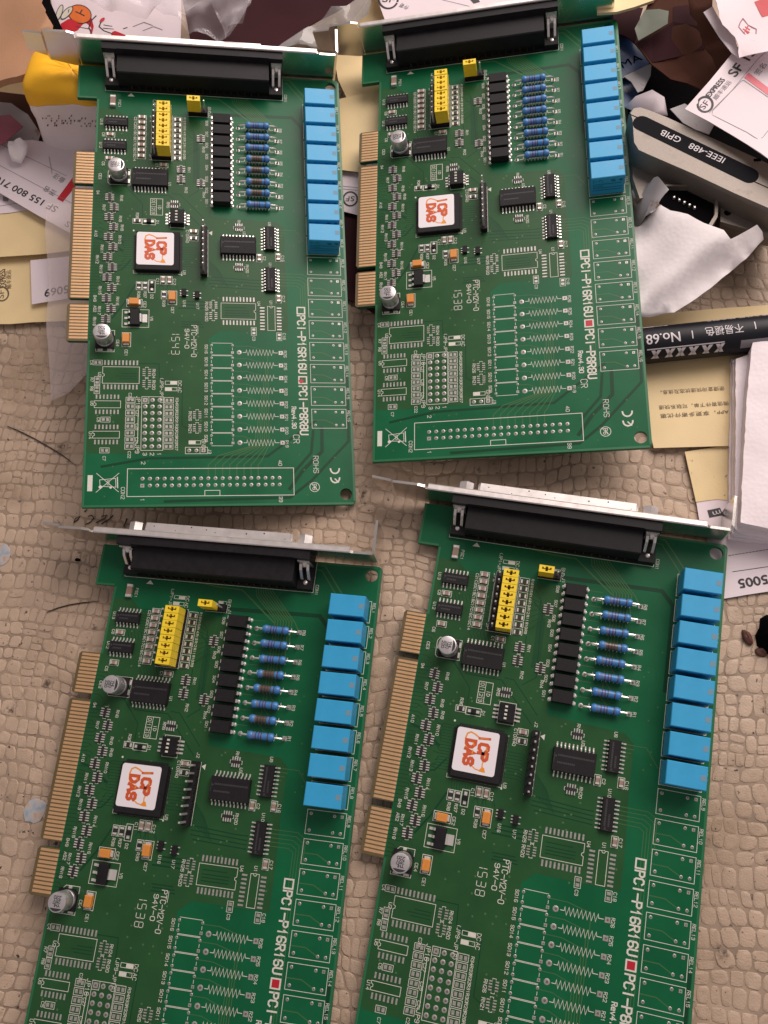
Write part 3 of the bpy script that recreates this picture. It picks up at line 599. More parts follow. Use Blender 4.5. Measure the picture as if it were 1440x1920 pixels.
    b.tube([(0, 169.0, 7.2), (0, 168.3, 7.2), (0, 167.6, 7.2)], [1.25, 1.15, .5], 10)
    for s in (-1, 1):
        b.prism([(168.9, 7.6), (168.4, 8.0), (166.6, 7.0), (164.2, 3.4), (163.9, 1.4), (164.4, 1.4), (164.8, 3.2), (167.0, 6.4), (168.9, 6.9)], s * 1.25 - .45, s * 1.25 + .45, 'x')
    b.box(-1.7, 1.7, 167.6, 168.9, 6.6, 7.0); b.cyl(0, 163.2, [(.85, 2.6), (.7, 2.95), (.2, 3.1)], 10)
    mesh['clip'] = b.mesh('mounting_clip')
    b = MB().use('steel'); y0, y1 = 172.55, 173.45
    b.prism([(-26.8, -3.4), (73.4, -3.4), (73.4, 12.6), (67.2, 12.6), (66.2, 13.1), (-26.8, 13.1)], y0, y1, 'y')
    b.use('tinsh')
    b.loops([[(-26.0, y0 - .01, 13.1), (-26.0, y0 - .01, 12.6), (-26.0, y1 + 1.3, 12.6), (-26.0, y1 + 1.3, 13.0), (-26.0, y1 + .9, 13.4), (-26.0, y0 + .3, 13.4)], [(66.0, y0 - .01, 13.1), (66.0, y0 - .01, 12.6), (66.0, y1 + 1.3, 12.6), (66.0, y1 + 1.3, 13.0), (66.0, y1 + .9, 13.4), (66.0, y0 + .3, 13.4)]])
    b.use('steel')
    b.loops([[(-26.9, y0, -1.4), (-26.9, y0, 14.8), (-26.9, y1, 14.8), (-26.9, y1, -1.4)], [(-29.5, y0, -1.2), (-29.5, y0, 15.6), (-29.5, y1, 15.6), (-29.5, y1, -1.2)], [(-38.2, y0, 1.0), (-38.2, y0, 15.4), (-38.2, y1, 15.4), (-38.2, y1, 1.0)], [(-39.4, y0 + 1.2, 1.6), (-39.4, y0 + 1.2, 12.6), (-39.4, y1 + 1.2, 12.6), (-39.4, y1 + 1.2, 1.6)], [(-46.3, y0 + 1.9, 3.6), (-46.3, y0 + 1.9, 12.2), (-46.3, y1 + 1.9, 12.2), (-46.3, y1 + 1.9, 3.6)]])
    # mounting flange at the far end
    b.loops([[(73.4, y0, -3.4), (73.4, y1, -3.4), (73.4, y1, 12.6), (73.4, y0, 12.6)], [(74.2, y0 + .3, -3.4), (73.5, y1 + .7, -3.4), (73.5, y1 + .7, 12.8), (74.2, y0 + .3, 12.8)], [(74.5, y0 + 1, -3.4), (73.6, y1 + 1.2, -3.4), (73.6, y1 + 1.2, 13.2), (74.5, y0 + 1, 13.2)], [(74.6, 184.5, -3.2), (73.7, 184.5, -3.2), (73.7, 184.5, 13.4), (74.6, 184.5, 13.4)]])
    mesh['bracket'] = b.mesh('bracket')
    b = MB().use('tinsh'); cx = 17.6
    b.box(cx - 30.5, cx + 30.5, 173.46, 174.5, .5, 11.0, 0)
    D = [(cx - 25.6, .9), (cx + 25.6, .9), (cx + 26.2, 1.6), (cx + 27.0, 8.5), (cx + 26.2, 9.5), (cx - 26.2, 9.5), (cx - 27.0, 8.5), (cx - 26.2, 1.6)]
    Di = [((x - cx) * .985 + cx, (zz_ - 5.2) * .93 + 5.2) for x, zz_ in D]
    b.loops([[(x, 174.4, zz_) for x, zz_ in D], [(x, 178.6, zz_) for x, zz_ in D], [(x, 178.6, zz_) for x, zz_ in Di], [(x, 175.0, zz_) for x, zz_ in Di]], False, True)
    b.use('blk'); b.prism(Di, 174.9, 177.6, 'y'); b.use('ink')
    for i in range(9): b.disk(cx - 22 + i * 5.6 + rnd.uniform(-2, 2), rnd.uniform(175.5, 178.0), rnd.uniform(.12, .3), 9.52, 7)
    mesh['shell'] = b.mesh('connector_shell')
    b = MB().use('tinsh')
    b.loops([[(2.75 * math.cos(math.pi / 3 * i + .5), yy_, 5.7 + 2.75 * math.sin(math.pi / 3 * i + .5)) for i in range(6)] for yy_ in (173.46, 178.9)] + [[(2.3 * math.cos(math.pi / 3 * i + .5), 179.3, 5.7 + 2.3 * math.sin(math.pi / 3 * i + .5)) for i in range(6)]])
    mesh['hex'] = b.mesh('hex_standoff')
build_meshes()

def card(index, rot, t, label, code, dab, faded):
    R = Matrix(rot).to_4x4()
    root = bpy.data.objects.new('relay_card', None); C.objects.link(root); root.empty_display_size = .02
    root.matrix_world = Matrix.Translation(Vector(t) * MM) @ R
    tag(root, label, 'circuit board', 'green relay cards spread on the mat')
    pcb = O('circuit_board', mesh['board'], root)
    O('contact_tongue', mesh['lam'], pcb); O('copper_traces', mesh['copper'], pcb, kind='stuff'); O('solder_pads', mesh['pads'], pcb, kind='stuff'); O('white_print', mesh['print'], pcb)
    O('date_code', mesh[code], pcb); O('red_mark', mesh['mark_dab' if dab else 'mark_full'], pcb)
    for i in range(62):
        if i in (11, 12, 49, 50): continue
        O('edge_contact', mesh['contact'], pcb, (-23.9, 131.45 - 1.27 * i, .012))
    br = O('bracket', mesh['bracket'], root)
    cn = O('connector', mesh['conn'], root); O('pins', mesh['connpin'], cn, kind='stuff'); O('connector_shell', mesh['shell'], cn)
    for x in (-14.7, 49.9): O('mounting_clip', mesh['clip'], cn, (x, 0, 0))
    for x in (-13.6, 48.8): O('hex_standoff', mesh['hex'], br, (x, 0, 0))
    for k in range(8):
        r = O('relay', mesh['relay'], root, (66.9 + rnd.uniform(-.12, .12), 155.35 - 8.69 * k + rnd.uniform(-.1, .1), 0), rnd.uniform(-.009, .009)); O('vent', mesh['vent'], r); O('marking', mesh['relaymark'], r)
        f = faded[k]
        r = O('resistor', mesh['resB' if f else 'resA'], root, (42.0 + rnd.uniform(-.25, .25), 146.1 - 5.08 * k + rnd.uniform(-.15, .15), 2.15), rnd.uniform(-.02, .02)); O('lead_wires', mesh['leads'], r)
        if f: r['label'] = 'resistor with a dark brown middle'
        r = O('optocoupler', mesh['opto'], root, (28.05, 147.55 - 5.08 * k, 0), rnd.uniform(-.012, .012)); O('pins', mesh['optopin'], r, kind='stuff')
        O('jumper_cap', mesh['cap'], root, (6.15, 148.75 - 2.52 * k, rnd.uniform(-.12, .12)), rnd.uniform(-.012, .012))
        O('chip_capacitor', mesh['ccap'], root, (-2.9, 148.79 - 2.52 * k, 0)); O('chip_resistor', mesh['cres'], root, (10.83, 148.5 - 2.52 * k, 0))
    j = O('jumper_header', mesh['jbase'], root); O('pins', mesh['jpins'], j, kind='stuff')
    j = O('jumper_header', mesh['j1base'], root); O('pins', mesh['j1pins'], j, kind='stuff'); O('jumper_cap', mesh['cap'], root, (17.5, 151.9, 0))
    j = O('pin_header', mesh['j2base'], root); O('pins', mesh['j2pins'], j, kind='stuff')
    for key, x, y, rz in (('so14', -12.6, 145.55, 0), ('so14', -12.9, 135.0, 0), ('so20', .8, 120.7, 0), ('so20', 34.2, 92.55, 0), ('so16', 46.3, 96.55, math.pi / 2), ('so16', 46.25, 78.9, math.pi / 2)):
        c = O('logic_chip', mesh[key], root, (x, y, 0), rz); O('pins', mesh[key + 'p'], c, kind='stuff')
    for i in range(13): O('resistor_array', mesh['array'], root, (-14.3 if i % 2 == 0 else -12.5, 112.4 - 4.25 * i, 0), rnd.uniform(-.05, .05))
    for x, y, rz in ((12.3, 125.9, 0), (12.3, 121.5, 0), (19.9, 140.3, 0), (20.0, 120.2, 0), (9.93, 110.4, math.pi / 2), (34.45, 101.3, math.pi / 2), (34.4, 84.2, math.pi / 2)): O('resistor_array', mesh['array'], root, (x, y, 0), rz)
    for x, y, v in ((-14.8, 140.2, 0), (-14.8, 129.5, 0), (5.65, 127.6, 0), (42.15, 88.5, 1), (49.4, 89, 1), (49.3, 71.3, 1), (17.25, 98.9, 0), (6.1, 78, 1), (8.45, 78, 1)): O('chip_capacitor', mesh['ccap'], root, (x, y, 0), v * math.pi / 2)
    for x, y, v in ((17.3, 96, 0), (-3.85, 102.7, 0), (-2.7, 75.4, 1), (-.4, 75.4, 1), (6.5, 71.9, 1)): O('chip_resistor', mesh['cres'], root, (x, y, 0), v * math.pi / 2)
    O('safety_capacitor', mesh['bigcap'], root, (-14.1, 155.2, 0)); O('diode', mesh['diode'], root, (.5, 102.5, 0)); O('diode', mesh['diode'], root, (2.05, 75.3, 0), math.pi / 2)
    for x, y in ((13.85, 72.7), (18.7, 71.85)): O('transistor', mesh['sot'], root, (x, y, 0))
    for x, y, rz in ((9.6, 70.8, 0), (-4.2, 68.2, math.pi / 2), (-6.75, 53.4, 0)):
        c = O('tantalum_capacitor', mesh['tant'], root, (x, y, 0), rz); O('terminals', mesh['tantend'], c)
    c = O('voltage_regulator', mesh['reg'], root, (-3.75, 62.0, 0)); O('tab', mesh['regtab'], c); O('pins', mesh['regpin'], c, kind='stuff')
    for x, y, rz in ((-10.95, 121.6, 0), (-14.2, 52.9, -math.pi / 2)):
        c = O('electrolytic_capacitor', mesh['ecan'], root, (x, y, 0), rz + (0 if rz == 0 else 0)); O('base', mesh['ebase'], c); O('terminals', mesh['epad'], c, rz=(math.pi / 2 if rz == 0 else math.pi / 2))
    c = O('dip_switch', mesh['dip'], root, (11.2, 103.9, 0)); O('sliders', mesh['dipsl'], c); O('pins', mesh['dippin'], c, kind='stuff')
    c = O('processor_chip', mesh['cpu'], root, (4.1, 89.3, 0)); O('pins', mesh['cpup'], c, kind='stuff'); O('sticker', mesh['sticker'], c, (-.85, .75, 0))
    return root
card(0, ((0.959891, -0.08008, 0.268693), (0.097846, 0.993769, -0.053371), (-0.262745, 0.077521, 0.961746)), (-125.951, 98.616, 23.131),
     'green relay card propped on the yellow and white block', '1543', True, (0, 0, 0, 1, 1, 1, 1, 0))
card(1, ((0.998121, -0.025647, -0.055655), (0.024406, 0.999441, -0.022868), (0.05621, 0.021467, 0.998188)), (-25.425, 119.251, 13.61),
     'green relay card lying against the grey metal plug and over the marker pen', '1538', False, (0,) * 8)
card(2, ((0.997367, 0.071701, 0.010862), (-0.071608, 0.997395, -0.008722), (-0.011459, 0.007922, 0.999903)), (-128.883, -94.491, 6.61),
     'green relay card just below the propped card, bare mat left of its contacts', '1538', False, (0, 0, 0, 1, 1, 0, 1, 0))
card(3, ((0.989237, 0.146299, -0.002568), (-0.146299, 0.98924, 0.000403), (0.002599, -2.3e-05, 0.999997)), (-24.432, -78.194, 4.439),
     'green relay card with its top right corner over the label reading 5005', '1538', False, (0, 0, 0, 1, 0, 0, 0, 0))
#CLUTTER
# ------------------------------------------------------------------ the mat: embossed leather cells, one sheet with real relief
def matmat():
    m = mat('mat_leather', (.50, .375, .278), .45, var=.18, vscale=45, bump=.8, bscale=1700, spec=.35,
            dirt=[((.27, .19, .125), 22, .50, .76), ((.24, .17, .12), 140, .60, .78), ((.05, .035, .03), 430, .635, .675), ((.03, .022, .02), 170, .675, .705), ((.09, .06, .045), 85, .63, .71)])
    return m
M['mat'] = matmat()
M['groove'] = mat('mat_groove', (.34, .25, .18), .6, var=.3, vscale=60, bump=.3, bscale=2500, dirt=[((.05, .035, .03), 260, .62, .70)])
def build_mat():
    v = []; f = []; m = []
    r = random.Random(3)
    def warp(x, y):
        n = noise.noise_vector(Vector((x * .016, y * .016, 3.1))); n2 = noise.noise_vector(Vector((x * .07, y * .07, 9.1)))
        return x + n.x * 7 + n2.x * 1.5 + y * .05, y + n.y * 7 + n2.y * 1.6 - x * .06
    y = -125.0
    while y < 300:
        hgt = r.uniform(4.2, 6.6); x = -290 + r.uniform(0, 5); wb = r.uniform(3.4, 5.2)
        while x < 165:
            wid = wb * r.uniform(.72, 1.25) * (1.5 if r.random() < .08 else 1)
            split = 2 if (hgt > 5.8 and r.random() < .25) else 1
            for q in range(split):
                ya, yb = y + hgt * q / split, y + hgt * (q + 1) / split
                g = .10; cx, cy = x + wid / 2, (ya + yb) / 2; hx, hy = wid / 2 - g, (yb - ya) / 2 - g
                jx, jy = r.uniform(-.15, .15), r.uniform(-.2, .2); hx *= r.uniform(.94, 1.01); hy *= r.uniform(.92, 1.01)
                e = r.uniform(4.0, 9.0); N = 12; ph = r.uniform(0, .6); top = r.uniform(.0, .13); tx, ty = r.uniform(-.03, .03), r.uniform(-.03, .03); sk = r.uniform(-.18, .18)
                rings = []
                for k, (sc, z) in enumerate(((1.0, -.17), (.965, -.03), (.90, top * .8), (.5, top))):
                    n0 = len(v)
                    for i in range(N):
                        a = 2 * math.pi * i / N + ph; c, s_ = math.cos(a), math.sin(a)
                        rr = (abs(c) ** e + abs(s_) ** e) ** (-1 / e) * (1 + r.uniform(-.03, .03))
                        dy = hy * rr * s_ * sc; px_, py_ = cx + jx + hx * rr * c * sc + sk * dy, cy + jy + dy
                        wx, wy = warp(px_, py_)
                        v.append((wx, wy, z + (tx * (px_ - cx) + ty * (py_ - cy)) * (k > 0) + r.uniform(-.02, .02)))
                    rings.append(n0)
                for k in range(3):
                    for i in range(N):
                        j = (i + 1) % N; f.append((rings[k] + i, rings[k] + j, rings[k + 1] + j, rings[k + 1] + i)); m.append(0)
                wx, wy = warp(cx + jx, cy + jy); v.append((wx, wy, top))
                for i in range(N): f.append((rings[3] + i, rings[3] + (i + 1) % N, len(v) - 1)); m.append(0)
            x += wid
        y += hgt
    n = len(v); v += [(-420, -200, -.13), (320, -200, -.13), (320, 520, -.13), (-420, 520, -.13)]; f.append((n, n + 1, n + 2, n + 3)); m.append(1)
    me = bpy.data.meshes.new('table_mat'); me.from_pydata([(a * MM, b * MM, c * MM) for a, b, c in v], [], f)
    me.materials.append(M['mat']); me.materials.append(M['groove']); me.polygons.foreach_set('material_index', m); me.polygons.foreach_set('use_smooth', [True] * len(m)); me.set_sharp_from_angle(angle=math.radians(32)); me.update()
    o = O('table_mat', me, kind='structure'); return o
build_mat()

# ------------------------------------------------------------------ sheets of paper, card and film
def film(name, fac, tint, rough=.12, bumpy=0.0, edge=.6):
    m = bpy.data.materials.new(name); m.use_nodes = True; nt = m.node_tree; nt.nodes.clear()
    o = nt.nodes.new('ShaderNodeOutputMaterial'); mx = nt.nodes.new('ShaderNodeMixShader'); tr = nt.nodes.new('ShaderNodeBsdfTransparent'); p = nt.nodes.new('ShaderNodeBsdfPrincipled')
    p.inputs['Base Color'].default_value = (*tint, 1); p.inputs['Roughness'].default_value = rough; p.inputs['Specular IOR Level'].default_value = 1.0
    lw = nt.nodes.new('ShaderNodeLayerWeight'); lw.inputs[0].default_value = .35; mr = nt.nodes.new('ShaderNodeMapRange'); mr.inputs[3].default_value = fac; mr.inputs[4].default_value = min(1, fac + edge)
    tc = nt.nodes.new('ShaderNodeTexCoord'); n = nt.nodes.new('ShaderNodeTexNoise'); n.inputs['Scale'].default_value = 60; nt.links.new(tc.outputs['Object'], n.inputs['Vector'])
    bp = nt.nodes.new('ShaderNodeBump'); bp.inputs['Strength'].default_value = bumpy; bp.inputs['Distance'].default_value = .004; nt.links.new(n.outputs['Fac'], bp.inputs['Height'])
    nt.links.new(bp.outputs[0], p.inputs['Normal']); nt.links.new(bp.outputs[0], lw.inputs['Normal'])
    nt.links.new(lw.outputs['Facing'], mr.inputs[0]); nt.links.new(mr.outputs[0], mx.inputs[0]); nt.links.new(tr.outputs[0], mx.inputs[1]); nt.links.new(p.outputs[0], mx.inputs[2]); nt.links.new(mx.outputs[0], o.inputs[0]); return m
M.update(
 paper=mat('white_paper', (.76, .66, .70), .6, var=.04, vscale=40, bump=.15, bscale=1500),
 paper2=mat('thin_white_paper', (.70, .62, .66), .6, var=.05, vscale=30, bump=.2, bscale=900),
 kraft=mat('yellow_kraft', (.76, .59, .32), .6, var=.07, vscale=50, bump=.25, bscale=1800, dirt=[((.12, .08, .05), 420, .71, .75)]),
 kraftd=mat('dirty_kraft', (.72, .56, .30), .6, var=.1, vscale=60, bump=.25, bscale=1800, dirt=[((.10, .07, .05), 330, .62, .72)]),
 card=mat('cardboard', (.42, .225, .125), .75, var=.08, vscale=35, bump=.3, bscale=900),
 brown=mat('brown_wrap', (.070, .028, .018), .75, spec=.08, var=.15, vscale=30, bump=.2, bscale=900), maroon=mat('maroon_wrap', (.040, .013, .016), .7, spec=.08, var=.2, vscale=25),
 green=mat('pale_green_wrap', (.12, .14, .10), .55, var=.1, vscale=40), navy=mat('blue_film', (.022, .06, .17), .35, var=.15, vscale=60), black=mat('black_plastic', (.006, .0055, .006), .6, var=.2, vscale=60, bump=.3, bscale=400, spec=.0),
 tissue=mat('tissue', (.88, .82, .83), .8, var=.03, vscale=60), napkin=mat('quilted_napkin', (.82, .74, .77), .8, var=.03, vscale=60),
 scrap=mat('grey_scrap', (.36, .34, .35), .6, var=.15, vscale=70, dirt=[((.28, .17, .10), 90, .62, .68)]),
 yellow=mat('yellow_cloth', (.92, .48, .010), .55, var=.08, vscale=60, bump=.3, bscale=500), white=mat('white_wrap', (.86, .78, .78), .5, var=.06, vscale=50, bump=.3, bscale=500),
 cream=mat('pale_print', (.62, .60, .50), .5), pred=mat('red_print', (.52, .012, .025), .45), porange=mat('orange_print', (.74, .17, .03), .45), dpink=mat('dull_pink', (.26, .055, .085), .5, var=.25, vscale=40), pink=mat('pink_print', (.70, .16, .20), .5), greyink=mat('grey_ink', (.22, .20, .22), .6), brink=mat('brown_ink', (.13, .09, .05), .6),
 sealink=mat('seal_ink', (.30, .10, .14), .6),
  glabel=mat('label_black', (.010, .010, .013), .8, spec=.08), gmetal=mat('cast_metal', (.215, .188, .165), .48, .5, var=.12, vscale=120, bump=.4, bscale=3000, dirt=[((.12, .10, .085), 90, .60, .78)]), pen=mat('pen_barrel', (.009, .009, .014), .45, var=.1, vscale=80, spec=.25), penw=mat('pen_print', (.62, .58, .60), .5),
 hair=mat('hair', (.02, .012, .012), .4), crumb=mat('brown_crumb', (.10, .035, .022), .7, var=.2, vscale=200, bump=.5, bscale=900), bluepaint=mat('dry_paint', (.40, .45, .50), .5, var=.35, vscale=260, dirt=[((.50, .38, .30), 260, .46, .60), ((.10, .10, .11), 300, .62, .7)]),
 clear=film('clear_film', .22, (.86, .74, .72), .2, 0.0, .15), bag=film('clear_bag', .07, (.72, .66, .69), .1, .5, .45), silver=film('clear_pouch', .34, (.44, .42, .42), .12, .4))

def emboss(m, scale, strength):           # little pressed dots
    nt = m.node_tree; tc = nt.nodes.new('ShaderNodeTexCoord'); v = nt.nodes.new('ShaderNodeTexVoronoi'); v.inputs['Scale'].default_value = scale; v.inputs['Randomness'].default_value = .9
    n = nt.nodes.new('ShaderNodeTexNoise'); n.inputs['Scale'].default_value = 120; ad = nt.nodes.new('ShaderNodeMath'); ad.operation = 'MULTIPLY'
    nt.links.new(tc.outputs['Object'], v.inputs['Vector']); nt.links.new(tc.outputs['Object'], n.inputs['Vector']); nt.links.new(v.outputs['Distance'], ad.inputs[0]); nt.links.new(n.outputs['Fac'], ad.inputs[1])
    bp = nt.nodes.new('ShaderNodeBump'); bp.inputs['Strength'].default_value = strength; bp.inputs['Distance'].default_value = .0012
    nt.links.new(ad.outputs[0], bp.inputs['Height']); nt.links.new(bp.outputs[0], nt.nodes['Principled BSDF'].inputs['Normal'])
emboss(M['tissue'], 620, .10); emboss(M['napkin'], 600, .16)
class Sheet: pass
def sheet(name, label, cat, pts, h, mk, thick=.15, amp=.4, ns=.035, torn=0.0, step=5.0, group=None, seed=0, parent=None, crease=None):
    hs = h if isinstance(h, (list, tuple)) else [h] * len(pts)
    P = [at(p[0], p[1], hh) for p, hh in zip(pts, hs)]
    def zf(x, y):
        sw = sz = 0
        for q in P:
            w = 1 / ((q.x - x) ** 2 + (q.y - y) ** 2 + 1.0) ** 1.5; sw += w; sz += w * q.z
        z = sz / sw + amp * noise.noise(Vector((x * ns, y * ns, seed * 7.3))) + (amp * .5 * noise.noise(Vector((x * ns * 2.7, y * ns * 2.7, seed * 3.3))))
        if crease:
            for (ca, cb, ch, cw) in crease:
                a = at(*ca, 10).xy; b2 = at(*cb, 10).xy; d = (b2 - a).normalized(); dist = abs((Vector((x, y)) - a).dot(Vector((-d.y, d.x)))); z += ch * math.exp(-(dist / cw) ** 2)
        return z
    rs = random.Random(seed + 11); V = []; n = len(P)
    for i in range(n):
        a, b = P[i], P[(i + 1) % n]; k = max(1, int((b - a).length / (step if not torn else min(step, 2.0))))
        for j in range(k):
            q = a.lerp(b, j / k); V.append(Vector((q.x + rs.uniform(-torn, torn) * (j > 0), q.y + rs.uniform(-torn, torn) * (j > 0))))
    nb = len(V); E = [(i, (i + 1) % nb) for i in range(nb)]
    x0, x1 = min(p.x for p in V), max(p.x for p in V); y0, y1 = min(p.y for p in V), max(p.y for p in V)
    def inside(x, y):
        c = False; j = nb - 1
        for i in range(nb):
            if (V[i].y > y) != (V[j].y > y) and x < (V[j].x - V[i].x) * (y - V[i].y) / (V[j].y - V[i].y) + V[i].x: c = not c
            j = i
        return c
    y = y0 + step / 2; row = 0; inner = []
    while y < y1:
        x = x0 + step * (.25 if row % 2 else .75)
        while x < x1:
            if inside(x, y) and all((x - p.x) ** 2 + (y - p.y) ** 2 > (step * .45) ** 2 for p in V): inner.append(Vector((x, y)))
            x += step
        y += step * .87; row += 1
    vo, eo, fo, *_ = delaunay_2d_cdt(V + inner, E, [], 1, 1e-5)
    cx, cy = sum(p.x for p in P) / n, sum(p.y for p in P) / n; cz = zf(cx, cy)
    b = MB().use(mk); nv = len(vo)
    top = [(p.x - cx, p.y - cy, zf(p.x, p.y) - cz) for p in vo]
    b.v = top + [(x, y, z - thick) for x, y, z in top]; cnt = {}
    for t in fo:
        b.f.append(tuple(t)); b.m.append(0); b.f.append(tuple(nv + i for i in reversed(t))); b.m.append(0)
        for i in range(len(t)): cnt.setdefault(frozenset((t[i], t[(i + 1) % len(t)])), []).append((t[i], t[(i + 1) % len(t)]))
    for e in cnt.values():
        if len(e) == 1: a, c = e[0]; b.f.append((a, nv + a, nv + c, c)); b.m.append(0)
    o = O(name, b.mesh(name, 75), parent, (cx, cy, cz))
    if label: tag(o, label, cat, group)
    s = Sheet(); s.o = o; s.zf = zf; s.c = Vector((cx, cy, cz)); return s
def on(s, px, py):
    h = s.c.z
    for _ in range(5): p = at(px, py, h); h = s.zf(p.x, p.y)
    return p
_gl = {}
def glyphs(t):
    if t not in _gl:
        cu = bpy.data.curves.new('t', 'FONT'); cu.body = t; cu.resolution_u = 3; o = bpy.data.objects.new('t', cu); C.objects.link(o)
        me = bpy.data.meshes.new_from_object(o.evaluated_get(bpy.context.evaluated_depsgraph_get()))
        _gl[t] = ([(v.co.x, v.co.y) for v in me.vertices], [tuple(p.vertices) for p in me.polygons]); bpy.data.objects.remove(o); bpy.data.curves.remove(cu); bpy.data.meshes.remove(me)
    return _gl[t]
def text(s, t, A, B, hpx, mk='ink', name='printed_text', lift=.1, bold=0.0):
    a, b2 = on(s, *A), on(s, *B); d = (b2 - a).xy; L = d.length; d.normalize(); up = Vector((-d.y, d.x))
    vs, fs = glyphs(t)
    if not vs: return
    x0, x1 = min(v[0] for v in vs), max(v[0] for v in vs); ym = max(v[1] for v in vs)
    hm = hpx * L / max(1e-6, math.hypot(B[0] - A[0], B[1] - A[1])); b = MB().use(mk)
    offs = [(0, 0)] if not bold else [(-bold, 0.0), (bold, 0.0), (0, bold), (0, -bold)]
    for q, (ox, oy) in enumerate(offs):
        n0 = len(b.v)
        for x, y in vs:
            p = a.xy + d * ((x - x0) / (x1 - x0) * L + ox) + up * (y / ym * hm + oy)
            b.v.append((p.x - s.c.x, p.y - s.c.y, s.zf(p.x, p.y) + lift + q * .004 - s.c.z))
        for f_ in fs: b.f.append(tuple(n0 + i for i in f_)); b.m.append(0)
    return O(name, b.mesh(name, recalc=False), s.o)
def shape(s, pts, mk, name='printed_mark', lift=.09):
    b = MB().use(mk); q = [on(s, *p) for p in pts]; b.face([(p.x - s.c.x, p.y - s.c.y, s.zf(p.x, p.y) + lift - s.c.z) for p in q]); return O(name, b.mesh(name, recalc=False), s.o)
def line(s, pts, w, mk='ink', name='printed_line', closed=False, lift=.1):
    q = []
    for i in range(len(pts) if closed else len(pts) - 1):
        a, c = Vector(pts[i]), Vector(pts[(i + 1) % len(pts)]); k = max(1, int((c - a).length / 18))
        q += [tuple(a.lerp(c, j / k)) for j in range(k)]
    if not closed: q.append(pts[-1])
    q = [on(s, *p) for p in q]; b = MB().use(mk); b.strip([(p.x - s.c.x, p.y - s.c.y) for p in q], w, 0, closed); n = len(q)
    b.v = [(x, y, s.zf(x + s.c.x, y + s.c.y) + lift - s.c.z) for x, y, z in b.v]
    return O(name, b.mesh(name, recalc=False), s.o)
def ell(cx, cy, rx, ry, rot=0, n=18, a0=0, a1=360):
    o = []
    for i in range(n + (a1 - a0 < 360)):
        a = math.radians(a0 + (a1 - a0) * i / n); x, y = rx * math.cos(a), ry * math.sin(a); o.append((cx + x * math.cos(rot) - y * math.sin(rot), cy + x * math.sin(rot) + y * math.cos(rot)))
    return o
def ring_logo(s, cx, cy, r, rot, w=.7, mk='ink'):
    for a0 in (25, 205): line(s, ell(cx, cy, r, r, rot, 12, a0, a0 + 135), w, mk)
    for a0 in (175, 355): line(s, ell(cx, cy, r, r, rot, 3, a0 - 8, a0 + 14), w, mk)
    c, q = math.cos(rot), math.sin(rot); P = lambda u, v: (cx + u * c - v * q, cy + u * q + v * c)
    text(s, 'SF', P(-.62 * r, .36 * r), P(.62 * r, .36 * r), r * .8, mk)

# ------------------------------------------------------------------ upper left clutter
s = sheet('cardboard_box_flap', 'brown cardboard flap in the top left corner, above the yellow and white block', 'cardboard', [(-70, -70), (58, -70), (74, 0), (98, 56), (110, 74), (94, 108), (60, 134), (25, 146), (0, 152), (-70, 172)], [46, 46, 45, 43, 42, 41, 41, 41, 41, 42], 'card', 3.0, .8, torn=.5)
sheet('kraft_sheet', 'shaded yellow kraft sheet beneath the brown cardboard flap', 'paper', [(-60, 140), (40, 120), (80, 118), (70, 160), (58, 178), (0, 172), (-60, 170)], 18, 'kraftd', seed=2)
sheet('black_strip', 'narrow black strip filling the dark gap between the cardboard flap and the red printed pouch', 'plastic strip', [(56, -60), (84, -60), (92, 0), (118, 58), (96, 58), (70, 0)], 38, 'black', 1.5, .2, seed=3)  # black sheet put in to fill the dark gap beside the flap
s = sheet('printed_pouch', 'white pouch printed with red and orange shapes behind the left steel bracket', 'pouch', [(84, -70), (340, -70), (338, 78), (240, 80), (120, 66), (100, 20)], [34, 32, 30, 30, 33, 34], 'paper', .3, 1.0, seed=4)
shape(s, [(112, 46), (128, 36), (172, 34), (176, 50), (172, 66), (118, 62)], 'pred'); shape(s, ell(150, 27, 22, 17, .3), 'porange', lift=.14); line(s, ell(150, 27, 22, 17, .3), .35, closed=True, lift=.2)
shape(s, ell(112, 24, 5, 15, .35), 'cream', lift=.18); shape(s, ell(126, 25, 6, 15, .75), 'cream', lift=.22); line(s, ell(112, 24, 5, 15, .35), .3, closed=True, lift=.26); line(s, ell(126, 25, 6, 15, .75), .3, closed=True, lift=.3)
line(s, [(143, 23), (158, 30)], .5, lift=.26); line(s, [(154, 20), (147, 33)], .5, lift=.3); line(s, [(120, 52), (140, 50), (170, 55)], .3, lift=.2); line(s, [(180, 30), (170, 40), (167, 52), (172, 64)], .5); line(s, [(190, 40), (186, 50), (195, 58), (212, 64)], .5)
shape(s, [(205, 62), (216, 58), (236, 66), (230, 74), (206, 72)], 'pred'); line(s, [(195, 47), (212, 50)], .3); line(s, [(194, 53), (214, 55)], .3); line(s, [(232, 54), (238, 52)], .5); shape(s, ell(192, 38, 6, 3, -.7), 'pred', lift=.2)
for q in ((300, 40), (318, 48)): line(s, [(q[0] - 50, q[1] + 10), (q[0] - 30, q[1] + 2), (q[0] - 14, q[1] + 8)], .35, 'greyink')
sheet('maroon_wrapper', 'dark maroon wrapper showing through the clear pouch at the top edge', 'wrapper', [(330, -60), (740, -60), (650, 12), (560, 62), (530, 100), (360, 92)], [24, 20, 18, 20, 22, 24], 'maroon', .4, 1.2, seed=5)
sheet('clear_bag', 'crumpled clear plastic bag lying over the printed pouch', 'plastic bag', [(120, -60), (300, -60), (490, -60), (470, 6), (458, 44), (432, 74), (408, 72), (385, 60), (352, 62), (330, 24), (270, 26), (215, 14), (160, 4)], [40, 46, 46, 44, 42, 40, 38, 44, 38, 46, 40, 44, 40], 'bag', .08, 5.0, .09, step=3.5, seed=6)
